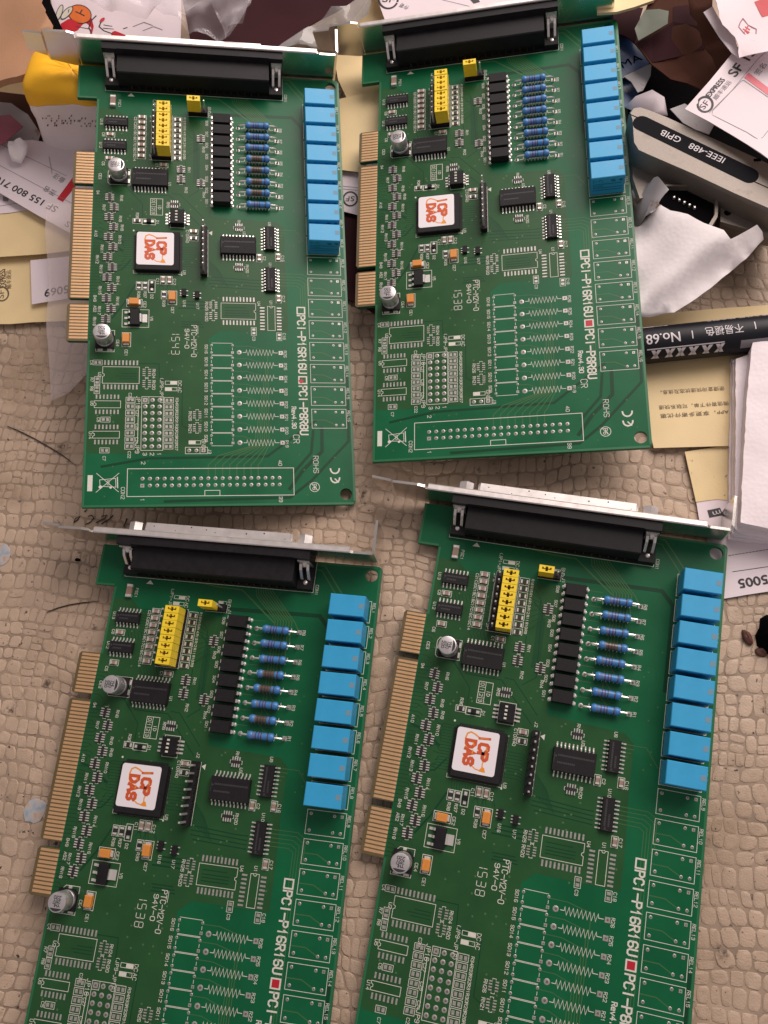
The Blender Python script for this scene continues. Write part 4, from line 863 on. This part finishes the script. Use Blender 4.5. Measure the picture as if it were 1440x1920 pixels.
sheet('clear_bag', 'folded corner of clear plastic with a punched hole, at the middle of the top edge', 'plastic bag', [(380, -60), (480, -60), (468, 20), (455, 44), (424, 76), (416, 40), (398, 10)], [46, 50, 48, 46, 40, 50, 46], 'bag', .08, 4.0, .12, step=3.0, seed=9)
sheet('clear_pouch', 'grey see-through pouch with a ribbed seal left of the yellow sheet', 'pouch', [(500, 100), (560, 58), (622, 14), (700, -30), (690, 22), (672, 40), (640, 46), (626, 66), (612, 98)], [22, 24, 26, 24, 24, 20, 20, 18, 16], 'silver', .1, 2.0, .06, step=3.5, seed=8)

# yellow and white block under the raised card
def block():
    root = thing('wrapped_block', 'plump white block with a yellow top, propping up the raised card', 'block', (-171.5, 268.5, 6), None)
    root.rotation_euler = (0, 0, -.09)
    def shell(mk, z0, z1, bulge, taper, name, thick_top):
        b = MB().use(mk); rings = []; N = 40
        for k in range(9):
            t = k / 8
            for_z = z0 + (z1 - z0) * (t if not thick_top else math.sin(t * math.pi / 2))
            sc = (1 - taper * (1 - t)) if not thick_top else (1.0 if k == 0 else max(.02, math.cos(t * math.pi / 2) ** .4))
            ring = []
            for i in range(N):
                a = 2 * math.pi * i / N; c, q = math.cos(a), math.sin(a); e = 8.0; rr = (abs(c) ** e + abs(q) ** e) ** (-1 / e)
                x, y = 20.5 * rr * c * sc, 12.5 * rr * q * (sc if thick_top else 1)
                nz = noise.noise(Vector((x * .06, y * .06, for_z * .06))); tilt_ = -x * .2 * min(1, k / 3) if thick_top else 0
                ring.append((x + nz * 1.1, y + nz * 1.1, for_z + tilt_ + (nz * 1.6 if thick_top and 0 < k < 8 else (math.sin(i * 1.7) * .35 + nz * .8 if (k == 8 or thick_top) else 0))))
            rings.append(ring)
        b.loops(rings); return O(name, b.mesh(name, 60), root)
    shell('white', 0, 28, 0, -.40, 'white_base', False); shell('yellow', 28.1, 34.2, 0, 0, 'yellow_cover', True)
    b = MB().use('greyink'); r_ = random.Random(5)
    for cx_ in (-15, -11, -7, -3, 1, 5):
        for k in range(9): x = cx_ + r_.choice((-1.6, 0, 1.6)); z = 17 + r_.choice((0, 1.4, 2.8, 4.2, 5.6)); b.box(x - .16, x + .16, -13.1, -12.3, z - .16, z + .16)
    O('dotted_stamp', b.mesh('dotted_stamp'), root, kind='stuff')
block()

# shipping labels and envelopes on the left
sheet('brown_sheet', 'dark brown sheet added for the shade left of the white block', 'wrapper', [(-60, 160), (100, 160), (120, 250), (60, 290), (-60, 300)], 4.0, 'brown', .2, 1.0, .05, seed=60)  # added dark sheet, paints the shade the block throws to its left
sheet('white_label', 'blank crumpled white slip coloured grey for the shade left of the white block, dark pink at its edge', 'label', [(-60, 200), (20, 192), (52, 214), (76, 250), (70, 272), (0, 275), (-60, 270)], 8, 'scrap', .2, 1.5, .08, seed=12)  # white paper given a grey colour to carry the block's shade
sheet('pink_wrapper', 'dark pink wrapper scrap at the left edge beside the white block', 'wrapper', [(-50, 218), (18, 214), (42, 236), (20, 258), (0, 272), (-50, 270)], 14, 'dpink', .2, 1.0, .08, seed=13)
sheet('crumpled_tissue', 'small crumpled tissue ball below the pink wrapper scrap', 'tissue', [(14, 262), (36, 256), (50, 268), (48, 288), (38, 304), (22, 300), (16, 284)], [15, 18, 16, 14, 12, 13, 15], 'tissue', 1.0, 2.0, .2, step=2.5, seed=14)
s = sheet('shipping_label', 'white shipping label printed 155 800 716 upside down', 'label', [(-60, 318), (0, 362), (66, 401), (131, 437), (176, 462), (190, 300), (150, 282), (60, 262), (-60, 262)], [9, 9, 9, 9, 9, 8, 8, 10, 12], 'paper', .15, .3, seed=15)
text(s, 'SF 155 800 716', (110, 389), (-4, 330), 10.5, bold=.07); text(s, '备注', (124, 337), (104, 325), 9, 'greyink'); text(s, '签名', (107, 361), (87, 349), 9, 'greyink'); shape(s, [(107, 373), (118, 379), (142, 350), (140, 328)], 'pred')
for a, b_ in (((-20, 300), (140, 384)), ((0, 270), (125, 330)), ((92, 294), (98, 326))): line(s, [a, b_], .18, 'greyink')
text(s, 'S', (135, 420), (128, 414), 9, 'greyink')
s = sheet('white_label', 'white slip whose corner shows below the 155 800 716 label', 'label', [(-50, 345), (0, 362), (60, 392), (20, 398), (-50, 404)], 6.5, 'paper', seed=16); line(s, [(-10, 388), (40, 380)], .2, 'greyink'); shape(s, [(5, 368), (17, 372), (15, 378), (6, 377)], 'greyink')
sheet('kraft_envelope', 'yellow kraft envelope edge above the 5069 slip', 'envelope', [(-60, 396), (10, 398), (60, 390), (110, 425), (170, 455), (170, 466), (80, 476), (0, 481), (-60, 484)], 6, 'kraft', .3, .5, seed=17)
s = sheet('kraft_envelope', 'yellow kraft envelope with brown print, lowest of the papers on the left', 'envelope', [(-60, 470), (170, 455), (176, 598), (120, 602), (60, 604), (20, 608), (-60, 609)], 2.5, 'kraft', .3, .5, seed=18)
text(s, 'EXPRESS', (12, 538), (10, 504), 11, 'brink', bold=.06); text(s, '顺丰速运', (21, 541), (20, 506), 8, 'brink'); ring_logo(s, 3, 551, 13, -1.5, .7, 'brink')
s = sheet('white_label', 'white slip printed 5069 upside down on the yellow kraft envelope', 'label', [(57, 488), (130, 481), (176, 478), (176, 545), (120, 561), (60, 571)], 4.2, 'paper', .2, .3, seed=19); text(s, '5069', (129, 535), (84, 543), 16, 'ink', bold=.08)
sheet('plastic_film', 'strip of clear film hanging below the gold contacts of the propped card', 'plastic film', [(88, 380), (186, 380), (190, 500), (190, 660), (160, 705), (128, 738), (94, 752), (90, 560)], [16, 20, 18, 12, 6, 3, 2, 9], 'clear', .06, .6, seed=20)

# papers between the two upper cards
sheet('kraft_sheet', 'yellow kraft sheet filling the gap between the two upper brackets', 'paper', [(618, 60), (660, 38), (720, -30), (780, -40), (770, 60), (760, 240), (716, 200), (652, 188), (634, 150)], [6, 6, 6, 6, 6, 6, 7, 6, 6], 'kraft', .3, .8, seed=21)
sheet('kraft_envelope', 'yellow kraft envelope beside the blue relays of the propped card', 'envelope', [(634, 186), (690, 174), (760, 160), (770, 260), (700, 270), (676, 322), (640, 318)], [7.5, 8, 8, 7, 7, 7, 7], 'kraft', .3, .6, seed=22)
s = sheet('shipping_label', 'white label with a round black mark seen in the gap between the upper cards', 'label', [(636, 312), (700, 296), (730, 300), (730, 430), (676, 404), (644, 396)], 4.6, 'paper', .2, .3, seed=23); ring_logo(s, 657, 373, 13, math.pi, .7); line(s, [(640, 349), (680, 353)], .2, 'greyink'); line(s, [(640, 354), (680, 358)], .2, 'greyink')
sheet('maroon_wrapper', 'dark maroon wrapper deep in the gap left of the gold contacts', 'wrapper', [(638, 390), (680, 396), (720, 410), (720, 600), (690, 580), (652, 560), (640, 500)], [3, 3, 3, 2, 2, 2, 2.5], 'maroon', .5, .6, seed=24)
s = sheet('shipping_label', 'white label with part of a round mark behind the upper right bracket', 'label', [(690, -50), (1010, -50), (1010, 40), (760, 60), (724, 44)], 12, 'paper', .2, .4, seed=25); ring_logo(s, 728, -2, 18, .1, .9); text(s, '件寄', (768, 12), (752, 6), 9, 'greyink'); line(s, [(830, 0), (880, 12)], .2, 'greyink'); shape(s, [(880, -2), (896, -4), (900, 4), (888, 7)], 'ink')

# ------------------------------------------------------------------ upper right clutter
sheet('kraft_sheet', 'pale yellow board at the top edge right of the upper right card', 'paper', [(1120, -50), (1260, -50), (1226, 0), (1190, 13), (1156, 22), (1120, 24)], 26, 'kraft', 1.2, .3, seed=30)
sheet('brown_sheet', 'dark reddish wrapper right beside the topmost blue relay of the upper right card', 'wrapper', [(1120, 14), (1206, 14), (1192, 60), (1206, 90), (1168, 66), (1120, 60)], 12, 'maroon', .4, .6, seed=31)
s = sheet('blue_tape', 'dark blue printed film scrap beside the blue relays', 'plastic film', [(1140, 50), (1180, 72), (1218, 117), (1202, 136), (1178, 146), (1140, 150)], 9, 'navy', .2, .8, seed=32); text(s, 'MA', (1168, 128), (1206, 112), 16, 'black', lift=.14)
sheet('blue_tape', 'dark blue rounded film edge under the grey scrap', 'plastic film', [(1150, 140), (1186, 150), (1198, 168), (1194, 186), (1174, 200), (1150, 200)], 7, 'navy', .3, .4, seed=33)
sheet('grey_scrap', 'grey plastic scrap between the blue film and the dark hollow', 'scrap', [(1170, 142), (1196, 130), (1222, 118), (1220, 140), (1206, 168), (1196, 172), (1184, 152)], 12, 'scrap', .4, .6, seed=34)
sheet('dark_void_sheet', 'black sheet standing in for the dark hollow above the grey metal plug', 'wrapper', [(1190, 110), (1225, 112), (1330, 160), (1340, 230), (1280, 240), (1180, 215)], 5, 'black', .4, 1.5, .07, seed=35)  # black sheet stands in for the shade between the scraps, no real wrapper
sheet('dark_fill_sheet', 'near-black sheet added to darken the hollow under the courier label with a pink bar', 'wrapper', [(1170, 60), (1330, 40), (1450, 150), (1460, 345), (1300, 290), (1180, 240)], 2.5, 'black', .3, .6, seed=61)  # added sheet: hides the mat and paints the hollow dark
s = sheet('brown_sheet', 'large brown wrapper with a torn lower edge beside the courier label with a pink bar', 'wrapper', [(1190, 80), (1212, 14), (1232, -40), (1300, -40), (1306, 42), (1352, 130), (1318, 168), (1258, 149), (1222, 121)], [20, 24, 26, 26, 24, 24, 20, 17, 18], 'brown', .6, .5, .03, seed=36)
shape(s, [(1194, 80), (1222, 70), (1262, 42), (1262, 14), (1290, 10), (1308, 50), (1322, 92), (1280, 104), (1224, 118)], 'maroon', 'maroon_print', .25)
sheet('green_wrapper', 'pale green scrap on top of the large brown wrapper', 'scrap', [(1190, 54), (1209, 19), (1236, 16), (1254, 20), (1252, 44), (1222, 62), (1197, 76)], [25, 27, 28, 28, 27, 25, 24], 'green', .4, .6, seed=37)
sheet('kraft_fold', 'brown paper fold leaning between the brown wrapper and the torn stamped paper', 'paper', [(1286, -40), (1340, -40), (1336, 10), (1372, 100), (1345, 131), (1323, 92), (1295, 23)], [34, 36, 36, 34, 30, 29, 32], 'brown', .5, .8, seed=38)
s = sheet('shipping_label', 'white courier label with a pink bar, above the grey metal plug', 'label', [(1284, 204), (1330, 152), (1376, 96), (1500, 40), (1500, 330), (1440, 297), (1400, 270), (1330, 228)], [36, 37, 37, 38, 38, 37, 36, 36], 'paper', .2, .12, seed=39)
text(s, 'SF 15', (1379, 145), (1419, 98), 16, bold=.1); ring_logo(s, 1322, 196, 14, -.85, .8); text(s, 'EXPRESS', (1331, 183), (1360, 150), 9, bold=.06); text(s, '顺丰速运', (1343, 188), (1372, 154), 8.5, 'greyink'); text(s, '签名', (1422, 142), (1438, 122), 10, 'greyink')
shape(s, [(1395, 146), (1403.5, 136.5), (1450, 172), (1450, 186)], 'pink'); line(s, [(1335, 214), (1336, 208), (1390, 152), (1395, 151), (1460, 196)], .2, 'greyink'); line(s, [(1336, 216), (1400, 248), (1422, 262), (1430, 258), (1460, 220)], .2, 'greyink'); line(s, [(1330, 212), (1372, 170), (1420, 112), (1450, 84)], .18, 'greyink')
s = sheet('torn_paper', 'torn white paper with a red square and small red seal', 'paper', [(1322, -50), (1500, -50), (1500, 82), (1440, 96), (1386, 108), (1378, 69), (1355, 46), (1348, 21)], [44, 46, 46, 44, 42, 42, 43, 44], 'paper', .25, .2, torn=.5, seed=40)
shape(s, [(1414, 4), (1444, -8), (1460, 24), (1429, 33)], 'pred'); line(s, [(1393, 35), (1402, 47), (1418, 55), (1417, 66), (1413, 76), (1398, 66), (1385, 51), (1388, 42)], .35, 'sealink', closed=True)
for a, b_ in (((1391, 54), (1404, 61)), ((1395, 50), (1405, 56)), ((1402, 50), (1394, 63)), ((1398, 58), (1403, 65))): line(s, [a, b_], .5, 'pred', lift=.1 + .01 * a[0] % .03)
sheet('torn_paper', 'narrow shaded white paper edge under the torn stamped paper', 'paper', [(1319, 23), (1336, 12), (1354, 46), (1378, 72), (1388, 110), (1372, 99), (1350, 72)], 39, 'paper2', .25, .4, seed=41)
sheet('white_scrap', 'white paper scrap tucked behind the rounded end of the grey metal plug', 'paper', [(1172, 200), (1192, 179), (1223, 167), (1246, 181), (1252, 215), (1220, 212), (1186, 206)], [24, 27, 28, 26, 24, 24, 24], 'paper2', .3, .8, seed=42)
sheet('beige_scrap', 'beige crumpled paper between the grey metal plug and the courier label with a pink bar', 'paper', [(1256, 206), (1284, 194), (1310, 210), (1340, 232), (1330, 250), (1280, 232)], 22, 'scrap', .3, 1.5, .1, seed=43)

def gpib():
    root = thing('cable_plug', 'grey metal plug with a long black label strip', 'connector', at(1300, 320, 0))
    o = root.location / MM; P = lambda x, y, h: tuple(at(x, y, h) - o)
    up = [(1184, 222), (1180, 208), (1186, 199), (1198, 197), (1216, 203), (1250, 217), (1330, 255), (1420, 297), (1500, 336), (1500, 424), (1440, 394), (1380, 367), (1300, 328), (1215, 290), (1196, 281), (1187, 266)]
    c = (sum(p[0] for p in up) / len(up), sum(p[1] for p in up) / len(up))
    sh = lambda k: [((x - c[0]) * k + c[0], (y - c[1]) * k + c[1]) for x, y in up]
    b = MB().use('gmetal'); top = [Vector(P(x, y, 31)) for x, y in up]
    cc = sum(top, Vector()) / len(top)
    b.loops([[(p.x, p.y, 15) for p in top], [(p.x, p.y, 29.3) for p in top], [(p.x + (cc.x - p.x) * .008, p.y + (cc.y - p.y) * .02, 30.3) for p in top], [(p.x + (cc.x - p.x) * .02, p.y + (cc.y - p.y) * .05, 31) for p in top]])
    O('upper_shell', b.mesh('upper_shell', 40), root)
    lo = [(1184, 262), (1182, 330), (1196, 372), (1250, 362), (1262, 350), (1338, 352), (1352, 372), (1352, 418), (1400, 432), (1500, 452), (1500, 380)]
    q = [Vector(P(x, y, 22)) for x, y in lo]; qc = sum(q, Vector()) / len(q); b = MB().use('gmetal'); b.loops([[(p.x + (qc.x - p.x) * .1, p.y + 13 + (qc.y - p.y) * .3, 1.5) for p in q], [(p.x + (qc.x - p.x) * .02, p.y + (qc.y - p.y) * .05, 15.0) for p in q], [(p.x, p.y, 20.5) for p in q], [(p.x + (qc.x - p.x) * .03, p.y + (qc.y - p.y) * .05, 22.0) for p in q]]); O('lower_shell', b.mesh('lower_shell'), root)
    # D-shaped port with its pins
    pt = [(1226, 348), (1250, 344), (1322, 346), (1336, 350), (1344, 357), (1348, 368), (1346, 405), (1332, 428), (1290, 412), (1236, 390), (1222, 372)]
    q = [Vector(P(x, y, 25)) for x, y in pt]; pc = sum(q, Vector()) / len(q); inn = [p + (pc - p) * .11 for p in q]
    b = MB().use('gmetal'); b.loops([[(p.x, p.y, 17) for p in q], [(p.x, p.y, 24.6) for p in q], [(p.x, p.y, 24.6) for p in inn], [(p.x, p.y, 22.2) for p in inn]], False, False); port = O('port_shell', b.mesh('port_shell', 40), root)
    b = MB().use('black'); b.face([(p.x, p.y, 22.3) for p in inn]); O('port_insert', b.mesh('port_insert', recalc=False), port)
    b = MB().use('pin')
    for i in range(5): p = P(1264 + 9.6 * i, 370 + 4.8 * i, 23); b.box(p[0] - .4, p[0] + .4, p[1] - .4, p[1] + .4, 22.2, 23.4, .15)
    O('pins', b.mesh('pins'), port, kind='stuff')
    b = MB().use('black'); p = P(1364, 399, 22); b.cyl(p[0], p[1], [(1.3, 21.9), (1.2, 22.05)], 12); O('screw_hole', b.mesh('screw_hole'), root)
    A, B = Vector(P(1203, 231, 31)), Vector(P(1405, 329, 31)); d = (B - A).xy.normalized(); n = Vector((-d.y, d.x)); r = 3.15
    loop = [(A.xy + (n * math.cos(t) - d * math.sin(t)) * r) for t in [math.pi * i / 8 for i in range(9)]] + [(B.xy + (-n * math.cos(t) + d * math.sin(t)) * r) for t in [math.pi * i / 8 for i in range(9)]]
    b = MB().use('glabel'); b.loops([[(p.x, p.y, 30.9) for p in loop], [(p.x, p.y, 31.15) for p in loop]]); lab = O('name_label', b.mesh('name_label'), root)
    s = Sheet(); s.o = lab; s.zf = lambda x, y: 31.15; s.c = Vector((o.x, o.y, 0))
    for a_, c_ in (((1204, 224), (1180, 214)), ((1404, 336), (1470, 366))):
        b = MB().use('black'); p0, p1 = Vector(P(*a_, 31)), Vector(P(*c_, 31)); b.strip([p0.xy, p1.xy], .35, 31.06); O('seam', b.mesh('seam', recalc=False), root)
    b = MB().use('black'); p0, p1 = Vector(P(1196, 287, 22)), Vector(P(1440, 402, 22)); b.strip([p0.xy, p1.xy], 1.2, 22.1); O('step_gap', b.mesh('step_gap', recalc=False), root)
    for q_ in ((1420, 300), ): b = MB().use('black'); p0 = Vector(P(*q_, 31)); b.box(p0.x - 1.2, p0.x + 1.2, p0.y - .6, p0.y + .6, 30.5, 31.08); O('notch', b.mesh('notch'), root)
    text(s, 'IEEE-488', (1361, 297), (1296, 268), 13, 'penw'); text(s, 'GPIB', (1279, 259), (1243, 243), 13, 'penw')
gpib()
sheet('torn_scrap', 'grey scrap with a brown torn edge beside the open port of the grey metal plug', 'paper', [(1182, 346), (1208, 342), (1236, 333), (1254, 356), (1240, 372), (1222, 398), (1194, 420), (1178, 420)], [12, 20, 29, 28, 28, 27, 16, 12], 'scrap', .4, .6, torn=.4, seed=44)
sheet('paper_tissue', 'white tissue with a rolled upper corner lying above the marker pen', 'tissue', [(1166, 428), (1190, 414), (1222, 398), (1242, 386), (1290, 402), (1334, 424), (1352, 444), (1366, 458), (1392, 444), (1415, 431), (1428, 437), (1431, 450), (1400, 484), (1366, 512), (1331, 541), (1296, 566), (1264, 586), (1204, 597), (1166, 600)],
      [12.5, 14, 17, 26.5, 27, 27, 26, 25, 24.5, 24, 24, 22.5, 21, 20, 19, 18, 16, 13, 12], 'tissue', .4, .5, .05, step=2.6, seed=45, crease=[((1262, 545), (1423, 443), 4.5, 4.0)])

# marker pen, papers and napkins at the right edge
s = sheet('kraft_envelope', 'yellow kraft envelope with three lines of upside-down Chinese print below the marker pen', 'envelope', [(1190, 592), (1330, 579), (1500, 568), (1500, 690), (1378, 690), (1378, 836), (1226, 840), (1190, 700)], 2.6, 'kraft', .3, .4, seed=46)
for t, a, b_ in (('便捷查询快递状态及信息。', (1358, 725), (1238, 733)), ('微信寄件下单，可联系快递', (1366, 753), (1235, 761)), ('APP，享更多寄件优惠', (1366, 769), (1238, 777))): text(s, t, a, b_, 8.5, 'brink')
s = sheet('kraft_slip', 'small speckled yellow slip above the steel bracket at the right edge', 'paper', [(1284, 847), (1330, 840), (1378, 832), (1380, 940), (1345, 936), (1305, 941)], 1.6, 'kraftd', .3, .3, seed=47)
s = sheet('white_label', 'small white label with a black code block behind the bracket flange', 'label', [(1305, 938), (1345, 934), (1382, 930), (1384, 1005), (1316, 1005), (1312, 980)], 1.3, 'paper', .2, .3, seed=48); shape(s, [(1326, 957), (1350, 952), (1356, 966), (1330, 971)], 'ink'); text(s, 'm', (1349, 956), (1335, 960), 7, 'penw', lift=.16)
def marker():
    A, B = at(1196, 650, 9), at(1500, 618, 9); d = (B - A).normalized(); root = thing('marker_pen', 'black marker pen with white print on its barrel', 'pen', (A + B) / 2 - Vector((0, 0, 6.6)))
    o = root.location / MM; b = MB().use('pen'); R_ = 6.5
    b.tube([A - o, A.lerp(B, .02) - o, A.lerp(B, .5) - o, B - o], [6.2, R_, R_, R_], 40); body = O('barrel', b.mesh('barrel', 40), root)
    sd = Vector((-d.y, d.x, 0)); ax = Vector((d.x, d.y, 0)); vw = (Vector((0, 0, CAMH)) - (A + B) / 2)
    def wrap(t, u0, u1, c0, hh, mk, bold=0):        # text lies round the barrel, upside down; u along the pen in mm from A, c0 baseline angle (0 = top)
        vs, fs = glyphs(t); bm = bmesh.new(); bv = [bm.verts.new((x, y, 0)) for x, y in vs]
        for f_ in fs:
            try: bm.faces.new([bv[i] for i in f_])
            except ValueError: pass
        ys = [y for x, y in vs]
        for k in range(1, 9): bmesh.ops.bisect_plane(bm, geom=bm.verts[:] + bm.edges[:] + bm.faces[:], plane_co=(0, min(ys) + (max(ys) - min(ys)) * k / 9, 0), plane_no=(0, 1, 0))
        bm.verts.index_update(); vs = [(v.co.x, v.co.y) for v in bm.verts]; fs = [tuple(v.index for v in f_.verts) for f_ in bm.faces]; bm.free()
        x0, x1 = min(v[0] for v in vs), max(v[0] for v in vs); ym = max(v[1] for v in vs); b = MB().use(mk)
        for ox in ([0] if not bold else [-bold, bold]):
            n0 = len(b.v)
            for x, y in vs:
                u = u0 + (x - x0) / (x1 - x0) * (u1 - u0) + ox; ang = c0 - (y / ym * hh) / R_; rr = R_ + .07 + (.01 if ox > 0 else 0)
                p = A + d * u + sd * (math.sin(ang) * rr) + Vector((0, 0, math.cos(ang) * rr)) - o; b.v.append(tuple(p))
            for f_ in fs: b.f.append(tuple(n0 + i for i in f_)); b.m.append(0)
        O('printed_text', b.mesh('printed_text', recalc=False), body)
    def bar(u0, u1, a0, a1, mk, sk=0):
        b = MB().use(mk); n = 6
        for i in range(n):
            t0, t1 = a0 + (a1 - a0) * i / n, a0 + (a1 - a0) * (i + 1) / n; s0, s1 = sk * i / n, sk * (i + 1) / n
            pp = lambda u, t: tuple(A + d * u + (sd * math.sin(t) + Vector((0, 0, math.cos(t)))) * (R_ + .06) - o)
            b.face([pp(u0 + s0, t0), pp(u1 + s0, t0), pp(u1 + s1, t1), pp(u0 + s1, t1)])
        O('printed_mark', b.mesh('printed_mark', recalc=False), body)
    k = (B - A).length / 304.0        # mm per photo pixel along the pen
    U = lambda px: (px - 1196) * k
    wrap('No.68', U(1269), U(1206), .12, 3.6, 'penw', .05); wrap('不易褪色', U(1386), U(1316), .16, 3.2, 'penw'); bar(U(1291), U(1293), .1, -.35, 'penw'); bar(U(1407), U(1409), .25, -.2, 'penw')
    bar(U(1206), U(1253), 1.25, .85, 'penw'); wrap('MADE', U(1246), U(1228), 1.12, 1.6, 'pen'); wrap('墨水性能 防水耐久', U(1440), U(1322), .95, 1.4, 'penw')
    for i, x in enumerate((1214, 1226, 1240, 1252, 1262, 1272, 1284, 1296, 1308, 1322, 1334, 1344)): bar(U(x), U(x) + 1.3, -.78, -1.3, 'penw', -2.2 if i % 2 else 1.6)
    bar(U(1206), U(1350), -.68, -.74, 'penw'); bar(U(1380), U(1440), -.72, -1.2, 'greyink')
marker()
s = sheet('white_label', 'white label printed 5005 upside down, under the folded napkins', 'label', [(1325, 990), (1380, 985), (1500, 985), (1500, 1100), (1440, 1109), (1400, 1115), (1360, 1122), (1325, 1125)], 1.2, 'paper', .2, .3, seed=49)
text(s, '5005', (1437, 1078), (1383, 1087), 17, 'ink', bold=.12); line(s, [(1374, 1072), (1450, 1061)], .2)
for i in range(13): line(s, [(1366 + 6.4 * i, 1042 - 1.02 * i), (1370 + 6.4 * i, 1041.4 - 1.02 * i)], .2)
nap = thing('folded_napkins', 'stack of folded white napkins at the right edge', 'napkins', at(1420, 820, 0))
for i, (pts, hh) in enumerate((([(1370, 674), (1400, 668), (1500, 650), (1500, 1022), (1380, 1012), (1366, 1010)], 3.6), ([(1374, 676), (1402, 668), (1500, 650), (1500, 1018), (1384, 1004), (1372, 1000), (1374, 840)], 6.0), ([(1380, 672), (1404, 664), (1500, 648), (1500, 1014), (1386, 998), (1378, 992)], 8.4),
    ([(1412, 632), (1419, 616), (1436, 617), (1500, 624), (1500, 1002), (1388, 980), (1393, 880), (1399, 757)], 13.0))):
    q = sheet('napkin', None, None, pts, hh, 'napkin', (2.9, 2.5, 2.5, 4.6)[i], (.5, .5, .5, 1.4)[i], .05, seed=50 + i, parent=nap, torn=.15, step=3.5); q.o.location = q.o.location - nap.location
def lump(name, label, cat, px, py, rx, ry, hz, mk, seed, rot=0):
    c = at(px, py, 0); b = MB().use(mk); rings = []; N = 14
    for k in range(7):
        t = k / 6 * math.pi / 2 * .98; ring = []
        for i in range(N):
            a = 2 * math.pi * i / N; n = 1 + .3 * noise.noise(Vector((math.cos(a) * 1.3, math.sin(a) * 1.3, seed + t))); x, y = rx * math.cos(a) * math.cos(t) * n, ry * math.sin(a) * math.cos(t) * n
            ring.append((x * math.cos(rot) - y * math.sin(rot), x * math.sin(rot) + y * math.cos(rot), .15 + hz * math.sin(t) * n))
        rings.append(ring)
    b.loops(rings); tag(O(name, b.mesh(name, 60), None, (c.x, c.y, 0)), label, cat)
lump('black_lump', 'black lump cut by the right edge of the photo', 'lump', 1447, 1192, 5.0, 7.0, 6, 'black', 1)
lump('crumb', 'long brown crumb on the mat left of the black lump', 'crumb', 1401, 1196, 1.5, 2.7, 1.6, 'crumb', 2, .4); lump('crumb', 'ragged brown crumb below the black lump', 'crumb', 1427, 1222, 2.2, 1.6, .9, 'crumb', 3)
lump('crumb', 'tiny black crumb on the mat left of the lower left card bracket', 'crumb', 146, 1050, 1.2, .6, .5, 'black', 5); lump('paint_fleck', 'pale blue paint fleck left of the lower left card', 'paint fleck', 66, 1519, 4.6, 3.6, .25, 'bluepaint', 6, .9)
lump('paint_fleck', 'pale grey paint fleck at the left edge of the mat', 'paint fleck', 8, 1040, 2.6, 4.2, .25, 'bluepaint', 8)
def hair(label, pts):
    P = [at(x, y, .45) for x, y in pts]; b = MB().use('hair'); c = P[0]; b.tube([p - c for p in P], [.16] + [.24] * (len(P) - 2) + [.08], 5); tag(O('hair_strand', b.mesh('hair_strand', 60), None, c), label, 'hair')
hair('long dark hair on the mat left of the propped card', [(14, 799), (40, 810), (66, 823), (92, 838), (118, 854), (143, 873)])
hair('short dark hair on the mat above the contacts of the lower left card', [(88, 1148), (108, 1140), (130, 1134), (155, 1130), (186, 1127)])
# handwriting on the mat above the lower left bracket
b = MB().use('hair'); c = at(190, 972, .4)
for pts in ([(138, 980), (146, 974), (150, 968), (141, 972), (139, 978)], [(165, 968), (172, 966), (176, 972), (168, 980), (160, 983)], [(180, 980), (196, 972), (200, 966), (190, 968)], [(158, 960), (163, 955)], [(232, 988), (238, 972)], [(190, 982), (204, 974), (212, 966)]):
    b.tube([at(x, y, .42) - c for x, y in pts], .22, 4)
o = O('pen_marks', b.mesh('pen_marks'), None, c); tag(o, 'dark handwritten marks on the mat above the lower left bracket', 'pen marks')
